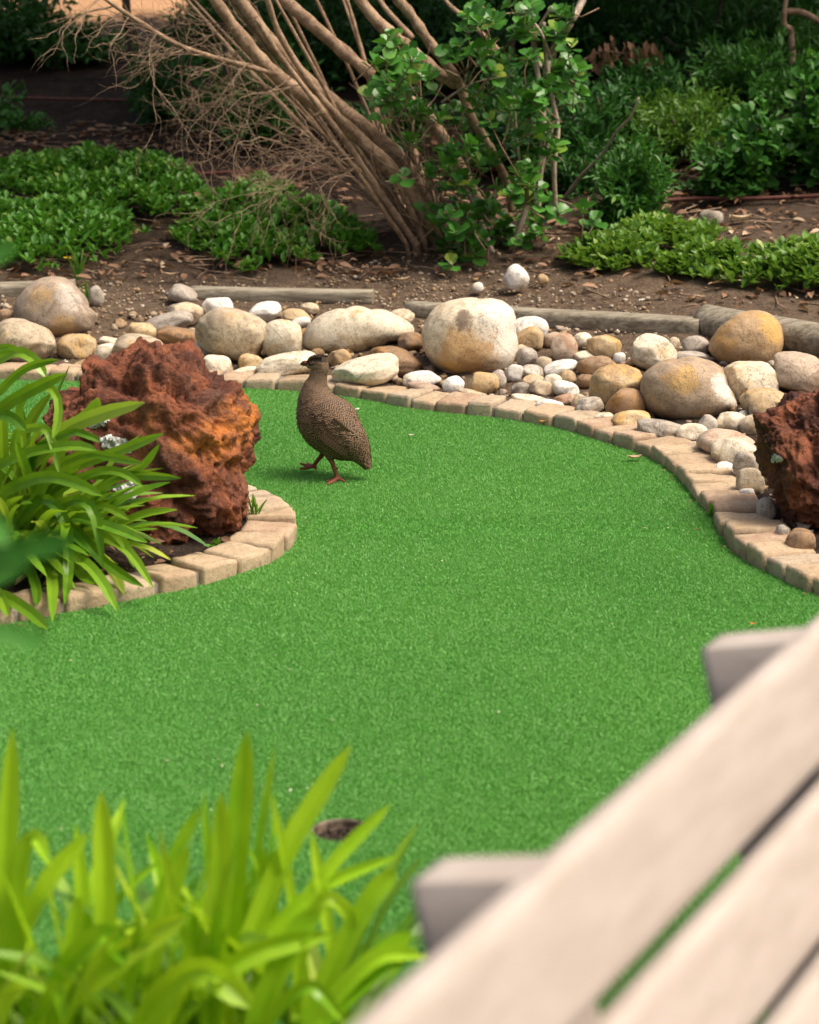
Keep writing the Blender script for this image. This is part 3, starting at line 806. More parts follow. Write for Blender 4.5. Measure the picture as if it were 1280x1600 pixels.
# lichen crusts on the rocks
def lichmat():
    m, nt, out = newmat('lichen')
    co = objcoord(nt, False); n = noi(nt, co, 140, 4, .7)
    pbsdf(nt, out, mixc(nt, ramp(nt, n, .35, .65), (.46, .48, .46), (.76, .78, .76)), .95, bump(nt, n, .8, .004), .1); return m
M_lich = lichmat()
def lichen(rock, spots, label=None):
    me = rock.data; loc = np.array(rock.location)
    bv = BVHTree.FromPolygons([tuple(np.array(v.co) + loc) for v in me.vertices], [tuple(p.vertices) for p in me.polygons])
    V0, F0 = ico(2)
    for cx, cy, rx, ry, n in spots:
        mb = MB()
        for k in range(n):
            a = random.random() * 6.28; r = math.sqrt(random.random()) * (.75 + .25 * math.sin(a * 3 + cx))
            h = bv.ray_cast(Vector(CAMP), Vector(ray(cx + rx * r * math.cos(a), cy + ry * r * math.sin(a))).normalized())
            if h[0] is None: continue
            s = random.uniform(.002, .0055)
            V = V0 * np.array([1.5, 1.5, .18]) * s * (1 + .3 * rng.normal(size=(len(V0), 1)))
            q = Vector(h[1]).to_track_quat('Z', 'Y').to_matrix()
            mb.add(V @ np.array(q).T + np.array(h[0]) + np.array(h[1]) * .001, F0)
        if mb.n:
            mb.build('lichen_patch', M_lich, rock)
lichen(rockL, [(152, 652, 19, 20, 170), (178, 692, 26, 10, 170), (203, 697, 8, 8, 40), (199, 768, 20, 17, 190)])
lichen(rockR, [(1213, 716, 8, 6, 40)])

# ================================================================== BIRD
def build_bird():
    foot = hitZ(536, 748); Yb = foot[1]
    Z = Yb * CP + (CAM_H - .15) * SP; s = FPX / Z
    mpp = 1 / (s * 6.4)                                # metres per pixel of the 6.4x enlargement
    yfoot = 1400.0                                     # enlargement row of the ground under the bird
    X0 = (430 + 532 / 6.4 - 640) / FPX * Z
    org = np.array([X0, Yb, 0.0])
    ca = math.cos(R(17))
    yaw = R(-14)                                       # tail a little towards the viewer
    def W(x, y, dep=0.0):
        lx = (x - 570) * mpp * 1.05; lz = (yfoot - y) * mpp / ca * .955
        return org + np.array([lx * math.cos(yaw) - dep * math.sin(yaw), lx * math.sin(yaw) + dep * math.cos(yaw), lz])
    bx = (W(1, 0, 1.0) - W(1, 0, 0)); bx = bx / np.linalg.norm(bx)       # sideways axis of the body
    HX = 28
    spine = [(330 + HX, 238, 20, 16), (345 + HX, 238, 38, 28), (375 + HX, 230, 66, 46), (415 + HX, 220, 82, 58), (453 + HX, 226, 84, 62), (474 + HX, 262, 78, 62), (487, 322, 78, 66), (470, 390, 92, 80), (455, 462, 124, 110), (460, 580, 186, 160), (510, 712, 268, 220), (586, 840, 290, 234), (696, 952, 248, 206), (802, 1027, 188, 160), (874, 1105, 120, 108), (918, 1175, 66, 75), (945, 1225, 42, 55), (958, 1248, 16, 30)]
    sp = catmull(spine, 5)
    C = np.array([W(p[0], p[1]) for p in sp]); ra = sp[:, 2] * mpp; rb = sp[:, 3] * mpp
    tg = np.gradient(C, axis=0); tg /= np.linalg.norm(tg, axis=1, keepdims=True)
    nn = np.cross(bx, tg); nn /= np.linalg.norm(nn, axis=1, keepdims=True)
    ns = 28; V = []; F = []
    for i in range(len(C)):
        for k in range(ns):
            th = 2 * math.pi * k / ns
            V.append(C[i] + nn[i] * ra[i] * math.cos(th) + bx * rb[i] * math.sin(th))
    for i in range(len(C) - 1):
        for k in range(ns):
            k2 = (k + 1) % ns; F.append((i * ns + k, i * ns + k2, (i + 1) * ns + k2, (i + 1) * ns + k))
    F.append(tuple(range(ns))[::-1]); F.append(tuple((len(C) - 1) * ns + k for k in range(ns)))
    shells = [(np.array(V), F)]
    def tub(pts, r, sides=8):
        v, f = tube(catmull(pts, 4), np.interp(np.linspace(0, 1, (len(pts) - 1) * 4 + 1), np.linspace(0, 1, len(r)), r), sides); shells.append((v, f.tolist()))
    # near leg (stands), far leg (steps forward)
    nd_ = -.028; fd = .030
    def leg(pts, dep): return [W(x, y, dep) for x, y in pts]
    tub(leg([(590, 1050), (605, 1130), (628, 1190), (655, 1280), (690, 1365)], nd_), [.022, .014, .0075, .0062, .0062])
    G = lambda x, y, dep, h=.006: np.array([*W(x, y, dep)[:2], h])
    a = W(690, 1368, nd_); a[2] = max(a[2], .012)
    tub([a, G(660, 0, nd_ - .012), G(590, 0, nd_ - .022, .004)], [.0065, .0058, .003])
    tub([a, G(640, 0, nd_ - .002), G(578, 0, nd_ + .004, .004)], [.0065, .0058, .003])
    tub([a, G(655, 0, nd_ - .03), G(625, 0, nd_ - .05, .004)], [.0065, .0055, .003])
    tub([a, G(735, 0, nd_ - .004), G(775, 0, nd_ - .012, .004)], [.0065, .005, .0028])
    tub([W(662, 1262, nd_), W(685, 1258, nd_ - .003), W(703, 1246, nd_ - .004)], [.004, .0035, .0012], 6)
    tub(leg([(520, 1040), (505, 1120), (478, 1180), (430, 1245), (392, 1305)], fd), [.022, .014, .0078, .0062, .0062])
    b = W(392, 1306, fd)
    tub([b, W(330, 1308, fd + .004), W(240, 1298, fd + .012)], [.0065, .0058, .003])
    tub([b, W(320, 1322, fd - .008), W(262, 1330, fd - .016)], [.0065, .0056, .003])
    tub([b, W(345, 1318, fd + .016), W(290, 1306, fd + .034)], [.0065, .0056, .003])
    tub([b, W(412, 1325, fd), W(424, 1336, fd)], [.0055, .0048, .0028])
    # wing bulge on the near side
    iv, iF = ico(3)
    wc = W(640, 800, -.045); ax1 = (W(900, 1080) - W(500, 640)); L = np.linalg.norm(ax1); ax1 /= L
    ax2 = np.cross(bx, ax1)
    Vw = wc + (iv[:, :1] * ax1 * L * .46 + iv[:, 1:2] * ax2 * .043 + iv[:, 2:3] * bx * .024)
    shells.append((Vw, iF.tolist()))
    tV = []; tF = []; n0 = 0
    for v, f in shells:
        tV += [tuple(q) for q in v]; tF += [tuple(i + n0 for i in q) for q in f]; n0 += len(v)
    me = bpy.data.meshes.new('tmp'); me.from_pydata(tV, [], tF); me.update()
    ob = bpy.data.objects.new('tmp', me); col.objects.link(ob)
    md = ob.modifiers.new('r', 'REMESH'); md.mode = 'VOXEL'; md.voxel_size = .0021
    ms = ob.modifiers.new('s', 'SMOOTH'); ms.iterations = 3; ms.factor = .5
    dg = bpy.context.evaluated_depsgraph_get(); ev = ob.evaluated_get(dg); m2 = ev.to_mesh()
    BVv = np.array([v.co[:] for v in m2.vertices]); BFf = [tuple(p.vertices) for p in m2.polygons]
    ev.to_mesh_clear(); bpy.data.objects.remove(ob)
    # plumage colour zones
    lz = BVv[:, 2]; rel = BVv - org
    ilx = (rel[:, 0] * math.cos(yaw) + rel[:, 1] * math.sin(yaw)) / mpp / 1.05 + 570; ily = yfoot - rel[:, 2] * ca / mpp / .955
    zone = np.zeros(len(BVv))
    zone[(ily > 1165) & (ilx < 790)] = 1.0                                     # bare legs and feet
    capl = smooth(-14, 10, -(ily - (172 + .16 * (ilx - 358)))) * (ilx > 350)
    zone = np.where(capl > .4, .5, zone); zone = np.where((zone < .1) & (ily < 330) & (ily > 235), -.5, zone)
    root = thing('spurfowl', 'brown speckled ground bird with red legs walking left across the turf', 'bird', (org[0], org[1], 0))
    m, nt, out = newmat('bird_body')
    at = nd(nt, 'ShaderNodeAttribute', attribute_name='zone').outputs['Fac']
    co = objcoord(nt, False); n1 = noi(nt, co, 160, 3, .6); n2 = noi(nt, co, 330, 2, .5)
    c = mixc(nt, ramp(nt, n1, .4, .65), (.06, .034, .021), (.24, .155, .095))
    c = mixc(nt, ramp(nt, at, -.1, -.4, 0, .6), c, (.33, .23, .15))
    c = mixc(nt, ramp(nt, at, .3, .45), c, (.028, .016, .011))
    legc = mixc(nt, ramp(nt, n2, .4, .65), (.15, .05, .03), (.29, .095, .055))
    c = mixc(nt, ramp(nt, at, .7, .9), c, legc)
    pbsdf(nt, out, c, .7, bump(nt, n2, .5, .003), .3)
    body = mk('body', BVv, BFf, m, root, attrs={'zone': zone})
    # plumage: overlapping small feathers along the flow of the body
    FV = []; FF = []; FA = []; FT = []; n0 = 0
    i0 = 24
    for i in range(i0, len(C) - 3):
        f = i / (len(C) - 1)
        body_t = np.interp(i, [9, 26, 38, 48, 75, len(C)], [0, .08, .35, 1, 1, .75])
        flen = .0062 + .0105 * body_t ** 1.5; fw = .0038 + .0058 * body_t ** 1.5
        circ = 2 * math.pi * math.sqrt((ra[i] ** 2 + rb[i] ** 2) / 2)
        step = np.linalg.norm(C[min(i + 1, len(C) - 1)] - C[i])
        rep = max(1, int(round(step / (flen * .40)))); cnt = int(circ / (fw * .72))
        for rr in range(rep):
            for k in range(cnt):
                fi = i + (rr + random.uniform(-.2, .2)) / rep
                fi = min(max(fi, 0), len(C) - 1.01); a0 = int(fi); u = fi - a0
                th = 2 * math.pi * (k + .5 * ((rr + i) % 2) + random.uniform(-.18, .18)) / cnt
                cc = C[a0] * (1 - u) + C[a0 + 1] * u; r1 = ra[a0] * (1 - u) + ra[a0 + 1] * u; r2 = rb[a0] * (1 - u) + rb[a0 + 1] * u
                N = nn[a0] * math.cos(th) / max(r1, .002) + bx * math.sin(th) / max(r2, .002); N /= np.linalg.norm(N)
                Pp = cc + nn[a0] * r1 * math.cos(th) + bx * r2 * math.sin(th)
                if math.sin(th) < 0:                                            # ride over the wing bulge
                    q = Pp - wc; e = ((q @ ax1) / (L * .46)) ** 2 + ((q @ ax2) / .043) ** 2
                    if e < 1:
                        zz_ = wc @ bx - .024 * math.sqrt(1 - e)
                        dlt = Pp @ bx - zz_
                        if dlt > 0: Pp = Pp - bx * dlt
                cc2 = C[min(a0 + 1, len(C) - 1)]; dr1 = ra[min(a0 + 1, len(C) - 1)] - ra[a0]; dr2 = rb[min(a0 + 1, len(C) - 1)] - rb[a0]
                D = (cc2 - C[a0]) + nn[a0] * dr1 * math.cos(th) + bx * dr2 * math.sin(th); D /= np.linalg.norm(D)
                D = D + N * random.uniform(.02, .2); D /= np.linalg.norm(D)
                Sd = np.cross(D, N); Sd /= np.linalg.norm(Sd)
                jit = random.uniform(-.35, .35); D, Sd = D * math.cos(jit) + Sd * math.sin(jit), Sd * math.cos(jit) - D * math.sin(jit)
                l_, w_ = flen * random.uniform(.85, 1.25), fw * random.uniform(.85, 1.15)
                Pp = Pp + N * .0008
                pts = [(0, -.25), (-.8, .25), (.8, .25), (0, .25), (-.8, .7), (.8, .7), (0, .7), (0, 1.0)]
                for (uu, vv) in pts:
                    FV.append(Pp + Sd * uu * w_ + D * vv * l_ + N * (.0006 - .0010 * abs(uu)))
                    FA.append((uu, vv, body_t)); FT.append(0)
                t_ = random.random()
                FT[-8:] = [t_] * 8
                FF += [(n0, n0 + 3, n0 + 1), (n0, n0 + 2, n0 + 3), (n0 + 1, n0 + 3, n0 + 6), (n0 + 1, n0 + 6, n0 + 4), (n0 + 3, n0 + 2, n0 + 5), (n0 + 3, n0 + 5, n0 + 6), (n0 + 4, n0 + 6, n0 + 7), (n0 + 6, n0 + 5, n0 + 7)]
                n0 += 8
    m, nt, out = newmat('feathers')
    fu = nd(nt, 'ShaderNodeSeparateXYZ', {0: nd(nt, 'ShaderNodeAttribute', attribute_name='fuv').outputs['Vector']})
    t = nd(nt, 'ShaderNodeAttribute', attribute_name='tint').outputs['Fac']
    co = objcoord(nt, False)
    au = math_(nt, 'ABSOLUTE', fu.outputs[0])
    shape = math_(nt, 'ADD', math_(nt, 'MULTIPLY', au, .55), fu.outputs[1])                # nested chevrons
    band = math_(nt, 'SINE', math_(nt, 'MULTIPLY', shape, 15.0))
    n1 = noi(nt, co, 22, 3, .6)
    dk = mixc(nt, t, (.026, .014, .009), (.066, .036, .022))
    dk = mixc(nt, ramp(nt, n1, .42, .62, 0, .6), dk, (.085, .048, .03))
    pale = mixc(nt, fu.outputs[2], (.42, .29, .18), (.30, .195, .115))
    c = mixc(nt, ramp(nt, band, .45, .85, 0, .95), dk, pale)
    pbsdf(nt, out, c, .65, None, .25)
    pl = mk('plumage', FV, np.array(FF), m, root, attrs={'fuv': np.array(FA), 'tint': np.array(FT)})
    pl['kind'] = 'stuff'; print('feathers', n0 // 8)
    # long wing quills and tail quills laid over the small feathers
    M_q, nt, out = newmat('quills')
    fu = nd(nt, 'ShaderNodeSeparateXYZ', {0: nd(nt, 'ShaderNodeAttribute', attribute_name='fuv').outputs['Vector']})
    au = math_(nt, 'ABSOLUTE', fu.outputs[0]); oi = nd(nt, 'ShaderNodeObjectInfo').outputs['Random']
    wv = math_(nt, 'SINE', math_(nt, 'ADD', math_(nt, 'MULTIPLY', fu.outputs[1], 70.0), math_(nt, 'MULTIPLY', au, 5.0)))
    cq = mixc(nt, oi, (.04, .021, .013), (.085, .047, .028)); cq = mixc(nt, ramp(nt, wv, .2, .9, 0, .45), cq, (.26, .165, .095)); cq = mixc(nt, ramp(nt, au, .75, .98, 0, .55), cq, (.3, .2, .12))
    pbsdf(nt, out, cq, .6, None, .3)
    def quill(p0, p1, bow, wid, Nv):
        V = []; F = []; A = []; n_ = 9; ax_ = unit_(p1 - p0); sd = np.cross(ax_, Nv); sd /= np.linalg.norm(sd)
        for i in range(n_):
            t = i / (n_ - 1); c_ = p0 * (1 - t) + p1 * t + Nv * bow * 4 * t * (1 - t); w_ = wid * min(1, .5 + t * 2) * min(1, (1 - t) * 5 + .03) ** .5
            for q in (-1, 0, 1): V.append(c_ + sd * q * w_ - Nv * abs(q) * w_ * .25); A.append((q, t, 1))
        for i in range(n_ - 1):
            for k in (0, 1): F.append((i * 3 + k, i * 3 + k + 1, i * 3 + k + 4, i * 3 + k + 3))
        mk('feather', V, F, M_q, root, attrs={'fuv': np.array(A)})
    unit_ = lambda v: v / np.linalg.norm(v)
    for k in range(8):
        s = k / 7; p0 = W(560 + 130 * s, 905 - 190 * s, -.0715); p1 = W(800 + 95 * s, 1095 - 165 * s, -.052 + .012 * s)
        quill(p0, p1, .009, .0075, unit_(-bx + np.array([0, 0, .25 - .3 * s])))
    for k in range(3):
        s = k / 4 - .2; quill(W(860, 1105, s * .03 - .008) + [0, 0, .008], W(960 + 10 * abs(s), 1252, s * .05), .004, .009, unit_(nn[-6] * -1 if (nn[-6] @ np.array([0, 0, 1.])) < 0 else nn[-6]))
    # crown feathers
    mb = MB()
    for k in range(170):
        x = random.uniform(350, 485) + HX; top = 222 - 82 * math.sqrt(max(0, 1 - ((x - HX - 432) / 98) ** 2)); d_ = random.uniform(-.017, .017)
        b_ = W(x, top + 20 + 22 * abs(d_) / .017, d_ * .8); e_ = W(x + random.uniform(8, 30), top - random.uniform(-8, 12), d_)
        v, f = tube([b_, (b_ + e_) / 2 + [0, 0, .002], e_], [.0016, .0014, .0003], 3); mb.add(v, f)
    mb.build('crest', plainmat('crest_feathers', (.03, .018, .013), (.08, .05, .035), 90, .8), root)['kind'] = 'stuff'
    # eyes, beak
    M_eye = plainmat('bird_eye', (.012, .008, .006), (.02, .012, .008), 20, .35, .001, .1, .3)
    for sgn in (-1, 1):
        c = W(386 + HX, 224, sgn * 47 * mpp); v, f = ico(2); mk('eye', c + v * .0055, f, M_eye, root)
    M_beak = plainmat('bird_beak', (.05, .025, .018), (.19, .06, .035), 120, .45)
    for dy, tip, rr in ((-4, (272, 246), .0075), (10, (286, 250), .005)):
        v, f = tube(catmull([W(352 + HX, 232 + dy), W(315 + HX, 230 + dy), W(288 + HX, 236 + dy * .6), W(tip[0] + HX, tip[1])], 3), np.interp(np.linspace(0, 1, 10), [0, .35, .7, 1], [rr * 1.05, rr, rr * .6, .0008]), 10); mk('beak', v, f, M_beak, root)
build_bird()

# ================================================================== BENCH
def benchmat():
    m, nt, out = newmat('bench_plastic_wood')
    co = objcoord(nt, True)
    st = nd(nt, 'ShaderNodeMapping', {'Vector': co, 'Scale': (2.5, 2.5, 14)}).outputs[0]
    n1 = noi(nt, st, 4, 4, .6); n2 = noi(nt, co, 150, 3, .6)
    c = mixc(nt, ramp(nt, n1, .3, .7), (.41, .35, .305), (.48, .42, .375)); c = mixc(nt, ramp(nt, n2, .5, .75, 0, .3), c, (.34, .285, .25))
    pbsdf(nt, out, c, .6, bump(nt, n2, .25, .002), .4); return m
M_bench = benchmat()
AZ, TH = R(27.76), R(13.38)
Bd = np.array([math.sin(AZ), math.cos(AZ), 0]); Nh = np.array([math.cos(AZ), -math.sin(AZ), 0])
Ud = -Nh * math.sin(TH) + np.array([0, 0, math.cos(TH)]); Fd = Nh * math.cos(TH) + np.array([0, 0, math.sin(TH)])
ZT = .87
P0 = Nh * -.6493 + np.array([0, 0, ZT])         # a point on the back edge of the top rail
bench = thing('bench', 'beige slatted park bench with a leaning backrest in the foreground', 'bench', (*(P0 + Bd * 2.2)[:2], 0))
def plank(name, o, du, dv, dw, su, sv, sw, r=.006, parent=bench, mat=M_bench):
    """box from corner o along unit axes du,dv,dw"""
    U = rbox(ease(BV, 1.5), (su, sv, sw), r)
    V = o + U[:, :1] * su * du + U[:, 1:2] * sv * dv + U[:, 2:3] * sw * dw
    return mk(name, V, BF, mat, parent)
SW, GAP, TK = .1213, .0259, .0258
b0, b1 = .95, 3.35
def bp(b, u, f): return P0 + Bd * b + Ud * u + Fd * f
for i in range(3): plank('backrest_slat', bp(b0, -SW * (i + 1) - GAP * i, 0), Bd, Fd, Ud, b1 - b0, TK, SW, .008)
POSTS = (1.434, 2.080, 2.727)
for b in POSTS:
    plank('post', bp(b, -.60, -.1155), Bd, Fd, Ud, .06, .115, .5846, .005)
    fl = bp(b, -.60, -.1155); zb = fl[2]
    plank('leg', np.array([*fl[:2], .02]) , Bd, Nh, np.array([0, 0, 1.]), .07, .09, zb + .02 - .02, .005)
    plank('seat_bearer', np.array([*(fl + Nh * .09)[:2], .34]), Bd, Nh, np.array([0, 0, 1.]), .07, .42, .075, .005)
    plank('leg', np.array([*(fl + Nh * .42)[:2], .02]), Bd, Nh, np.array([0, 0, 1.]), .07, .09, .318, .005)
for i in range(3):
    o = bp(b0, -.60, -.1155); plank('seat_slat', np.array([*(o + Nh * (.13 + i * .135))[:2], .417]), Bd, Nh, np.array([0, 0, 1.]), b1 - b0, .125, .034, .008)

# ================================================================== PLANTS
def unit(v): return v / (np.linalg.norm(v, axis=-1, keepdims=True) + 1e-12)
# leaf templates: x across, y along, z up
LEAF8 = (np.array([(0, 0, 0), (-.42, .38, .10), (0, .36, 0), (.42, .38, .10), (-.46, .72, .08), (0, .7, -.02), (.46, .72, .08), (0, 1, -.06)]),
         np.array([(0, 2, 1), (0, 3, 2), (1, 2, 5), (1, 5, 4), (2, 3, 6), (2, 6, 5), (4, 5, 7), (5, 6, 7)]))
LEAF4 = (np.array([(0, 0, 0), (-.5, .5, .1), (0, .5, 0), (.5, .5, .1), (0, 1, -.08)]), np.array([(0, 2, 1), (0, 3, 2), (1, 2, 4), (2, 3, 4)]))
def leaf_cloud(P, D, N, ln, wd, tmpl=LEAF8):
    """many leaves as one array: P points, D directions, N normals, ln/wd arrays"""
    D = unit(D); X = unit(np.cross(D, N)); Nn = np.cross(X, D)
    t, f = tmpl; n = len(P)
    V = (P[:, None] + t[None, :, :1] * X[:, None] * wd[:, None, None] + t[None, :, 1:2] * D[:, None] * ln[:, None, None] + t[None, :, 2:3] * Nn[:, None] * ln[:, None, None])
    F = (f[None] + (np.arange(n) * len(t))[:, None, None]).reshape(-1, 3)
    return V.reshape(-1, 3), F, len(t)
def foliage(name, P, D, N, ln, wd, mat, parent=None, tmpl=LEAF8, tint=None):
    V, F, k = leaf_cloud(P, D, N, ln, wd, tmpl)
    t = rng.random(len(P)) if tint is None else tint
    o = mk(name, V, F, mat, parent, smooth_=False, attrs={'tint': np.repeat(t, k)}); o['kind'] = 'stuff'; return o
def barkmat(name, c1, c2, sc_=1.0):
    m, nt, out = newmat(name)
    co = objcoord(nt, True); n1 = noi(nt, co, 22 * sc_, 5, .7, .5); n2 = noi(nt, co, 120, 3, .6); n3 = noi(nt, co, 6, 3, .6)
    c = mixc(nt, ramp(nt, n1, .35, .65), c1, c2); c = mixc(nt, ramp(nt, n3, .5, .7, 0, .5), c, (c2[0] * 1.15, c2[1] * 1.15, c2[2] * 1.2)); c = mixc(nt, ramp(nt, n2, .55, .7, 0, .6), c, (c1[0] * .5, c1[1] * .5, c1[2] * .5))
    pbsdf(nt, out, c, .9, bump(nt, n2, .6, .004, bump(nt, n1, .8, .012)), .15); return m
M_bark = barkmat('bark_tan', (.2, .13, .083), (.42, .29, .195)); M_barkpale = barkmat('bark_pale', (.3, .24, .18), (.46, .38, .3)); M_barkdark = barkmat('bark_dark', (.05, .035, .026), (.13, .09, .065))
M_twig = barkmat('twig', (.17, .115, .08), (.38, .27, .185))

# ---- strap-leaved clumps
M_strap = leafmat('strap_leaf', (.035, .16, .012), (.27, .46, .035), (.5, .55, .1), trans=.34, rough=.27, objrand=True)
def strap(ctrl, wid, parent, twist=0.0, face=None, n=14, mat=M_strap, chan=.22):
    """one arching strap leaf through world control points"""
    c = catmull(ctrl, max(2, n // (len(ctrl) - 1))); m_ = len(c); V = []; F = []
    tn = unit(np.gradient(c, axis=0))
    for i in range(m_):
        t = i / (m_ - 1)
        w_ = wid * (.62 + .38 * min(1, t * 3)) * min(1, ((1 - t) * 5.5 + .01)) ** .55
        fv = unit(CAMP - c[i]) if face is None else face
        s = unit(np.cross(tn[i], fv)); up = np.cross(s, tn[i])
        a = twist * (1 - .3 * t); s2 = s * math.cos(a) + up * math.sin(a); u2 = up * math.cos(a) - s * math.sin(a)
        V += [c[i] - s2 * w_ / 2, c[i] - u2 * w_ * chan, c[i] - u2 * w_ * chan, c[i] + s2 * w_ / 2]
    for i in range(m_ - 1):
        for k in (0, 2): F.append((i * 4 + k, i * 4 + k + 1, i * 4 + k + 5, i * 4 + k + 4))
    return mk('leaf', V, F, mat, parent)
def rand_strap(base, az, L, el, droop, wid, parent, mat=M_strap):
    d = np.array([math.cos(az) * math.cos(el), math.sin(az) * math.cos(el), math.sin(el)])
    p = np.array(base, float); pts = [p.copy()]
    for k in range(5):
        p = p + d * L / 5; d = unit(d + np.array([0, 0, -droop / 5]) + rng.normal(0, .04, 3)); pts.append(p.copy())
    return strap(pts, wid, parent, twist=random.uniform(-.6, .6), face=unit(np.array([-math.cos(az) * .7, -math.sin(az) * .7, 1.0])), mat=mat)
isl_base = hitT(95, 890); YI = isl_base[1]
EXPL = [ # (photo pixel, nearer(-)/farther(+) metres) control points, width px
 ([(30, 760, .02), (86, 683, -.03), (150, 650, -.08), (226, 629, -.14)], 19), ([(20, 770, .02), (95, 682, -.02), (142, 645, -.04), (153, 622, -.05)], 17),
 ([(60, 790, 0), (94, 741, -.03), (187, 704, -.10), (256, 677, -.14)], 13), ([(50, 800, 0), (112, 748, -.04), (210, 743, -.12), (283, 747, -.18)], 12),
 ([(120, 790, -.05), (197, 741, -.11), (225, 726, -.13), (249, 694, -.14)], 10), ([(-10, 790, -.04), (56, 747, -.10), (112, 752, -.15), (161, 775, -.19)], 15),
 ([(70, 790, 0), (139, 741, -.08), (187, 737, -.12), (224, 760, -.15)], 11), ([(40, 830, 0), (97, 806, -.08), (150, 816, -.14), (195, 831, -.18), (229, 848, -.2)], 13),
 ([(60, 840, 0), (94, 790, -.07), (128, 782, -.12), (150, 809, -.15), (161, 887, -.16)], 14), ([(90, 850, 0), (161, 826, -.1), (195, 850, -.14), (210, 887, -.15)], 12),
 ([(80, 850, 0), (109, 822, -.07), (165, 880, -.14), (225, 917, -.2)], 13), ([(80, 870, 0), (150, 840, -.1), (200, 860, -.15), (240, 919, -.2)], 12),
 ([(20, 830, 0), (60, 782, -.08), (86, 790, -.12), (105, 827, -.15), (107, 895, -.17), (101, 944, -.18)], 14), ([(30, 880, -.03), (67, 862, -.12), (81, 895, -.17), (82, 972, -.2)], 15),
 ([(10, 890, -.05), (37, 876, -.12), (56, 914, -.17), (58, 947, -.18)], 13), ([(-30, 920, -.1), (7, 932, -.15), (45, 955, -.19), (75, 983, -.22)], 15), ([(-20, 900, -.1), (0, 930, -.15), (13, 962, -.18)], 13),
 ([(-40, 660, 0), (0, 648, -.05), (22, 655, -.07), (41, 673, -.09)], 14), ([(-30, 660, .02), (0, 612, -.02), (41, 575, -.06), (92, 562, -.1)], 11), ([(-40, 690, .02), (0, 640, -.03), (56, 606, -.08), (103, 584, -.12)], 16),
 ([(-40, 620, .05), (0, 560, .02), (34, 550, -.02), (60, 569, -.05), (72, 590, -.06)], 14), ([(-40, 570, .05), (0, 544, .02), (29, 545, 0)], 9), ([(30, 640, 0), (67, 602, -.04), (90, 622, -.07), (90, 660, -.09), (82, 685, -.1)], 11),
 ([(20, 700, 0), (56, 668, -.06), (79, 681, -.09), (93, 742, -.12)], 11), ([(50, 720, 0), (105, 677, -.07), (139, 681, -.1), (157, 690, -.11)], 9), ([(-10, 750, 0), (22, 716, -.05), (75, 700, -.1), (124, 696, -.13), (152, 704, -.15)], 13),
 ([(90, 820, -.03), (146, 790, -.1), (176, 796, -.13), (202, 812, -.15)], 10), ([(60, 760, 0), (124, 711, -.08), (176, 715, -.12), (223, 724, -.15)], 11), ([(10, 850, -.02), (40, 800, -.06), (62, 770, -.09), (72, 742, -.1)], 14),
 ([(20, 860, 0), (70, 830, -.1), (120, 870, -.15), (160, 905, -.18)], 12), ([(50, 880, -.05), (95, 870, -.12), (130, 900, -.16), (150, 912, -.18)], 12),
]
def to_ctrl(pts, Yb):
    out = []
    for x, y, d in pts:
        p = atY(x, y, Yb + d); out.append(p if p[2] > .055 else hitZ(x, y, .055))
    return out
ag1 = thing('agapanthus', 'bright green strap-leaved clump in front of the big rust-red rock', 'plant', (isl_base[0], YI, .03))
for pts, wpx in EXPL:
    c = to_ctrl(pts, YI); c = [np.array([c[0][0] * .5 + isl_base[0] * .5, YI + .02, .04])] + c
    strap(c, wpx * 1.25 * YI / 3450, ag1, twist=random.uniform(-.5, .5))
for k in range(125):
    b = isl_base + np.array([random.uniform(-.2, .04), random.uniform(-.06, .12), 0]); az = random.uniform(-2.6, .3)
    rand_strap(b, az, random.uniform(.24, .38), random.uniform(.7, 1.35), random.uniform(.9, 2.0), random.uniform(.018, .030), ag1)
b2 = hitT(-10, 775)
ag2 = thing('agapanthus', 'strap-leaved clump behind at the left picture edge beside the turf', 'plant', (b2[0], b2[1], .03))
for k in range(38):
    b = b2 + np.array([random.uniform(-.14, .12), random.uniform(-.1, .1), 0])
    rand_strap(b, random.uniform(-3.2, .9), random.uniform(.28, .42), random.uniform(.75, 1.4), random.uniform(.8, 1.7), random.uniform(.019, .03), ag2)

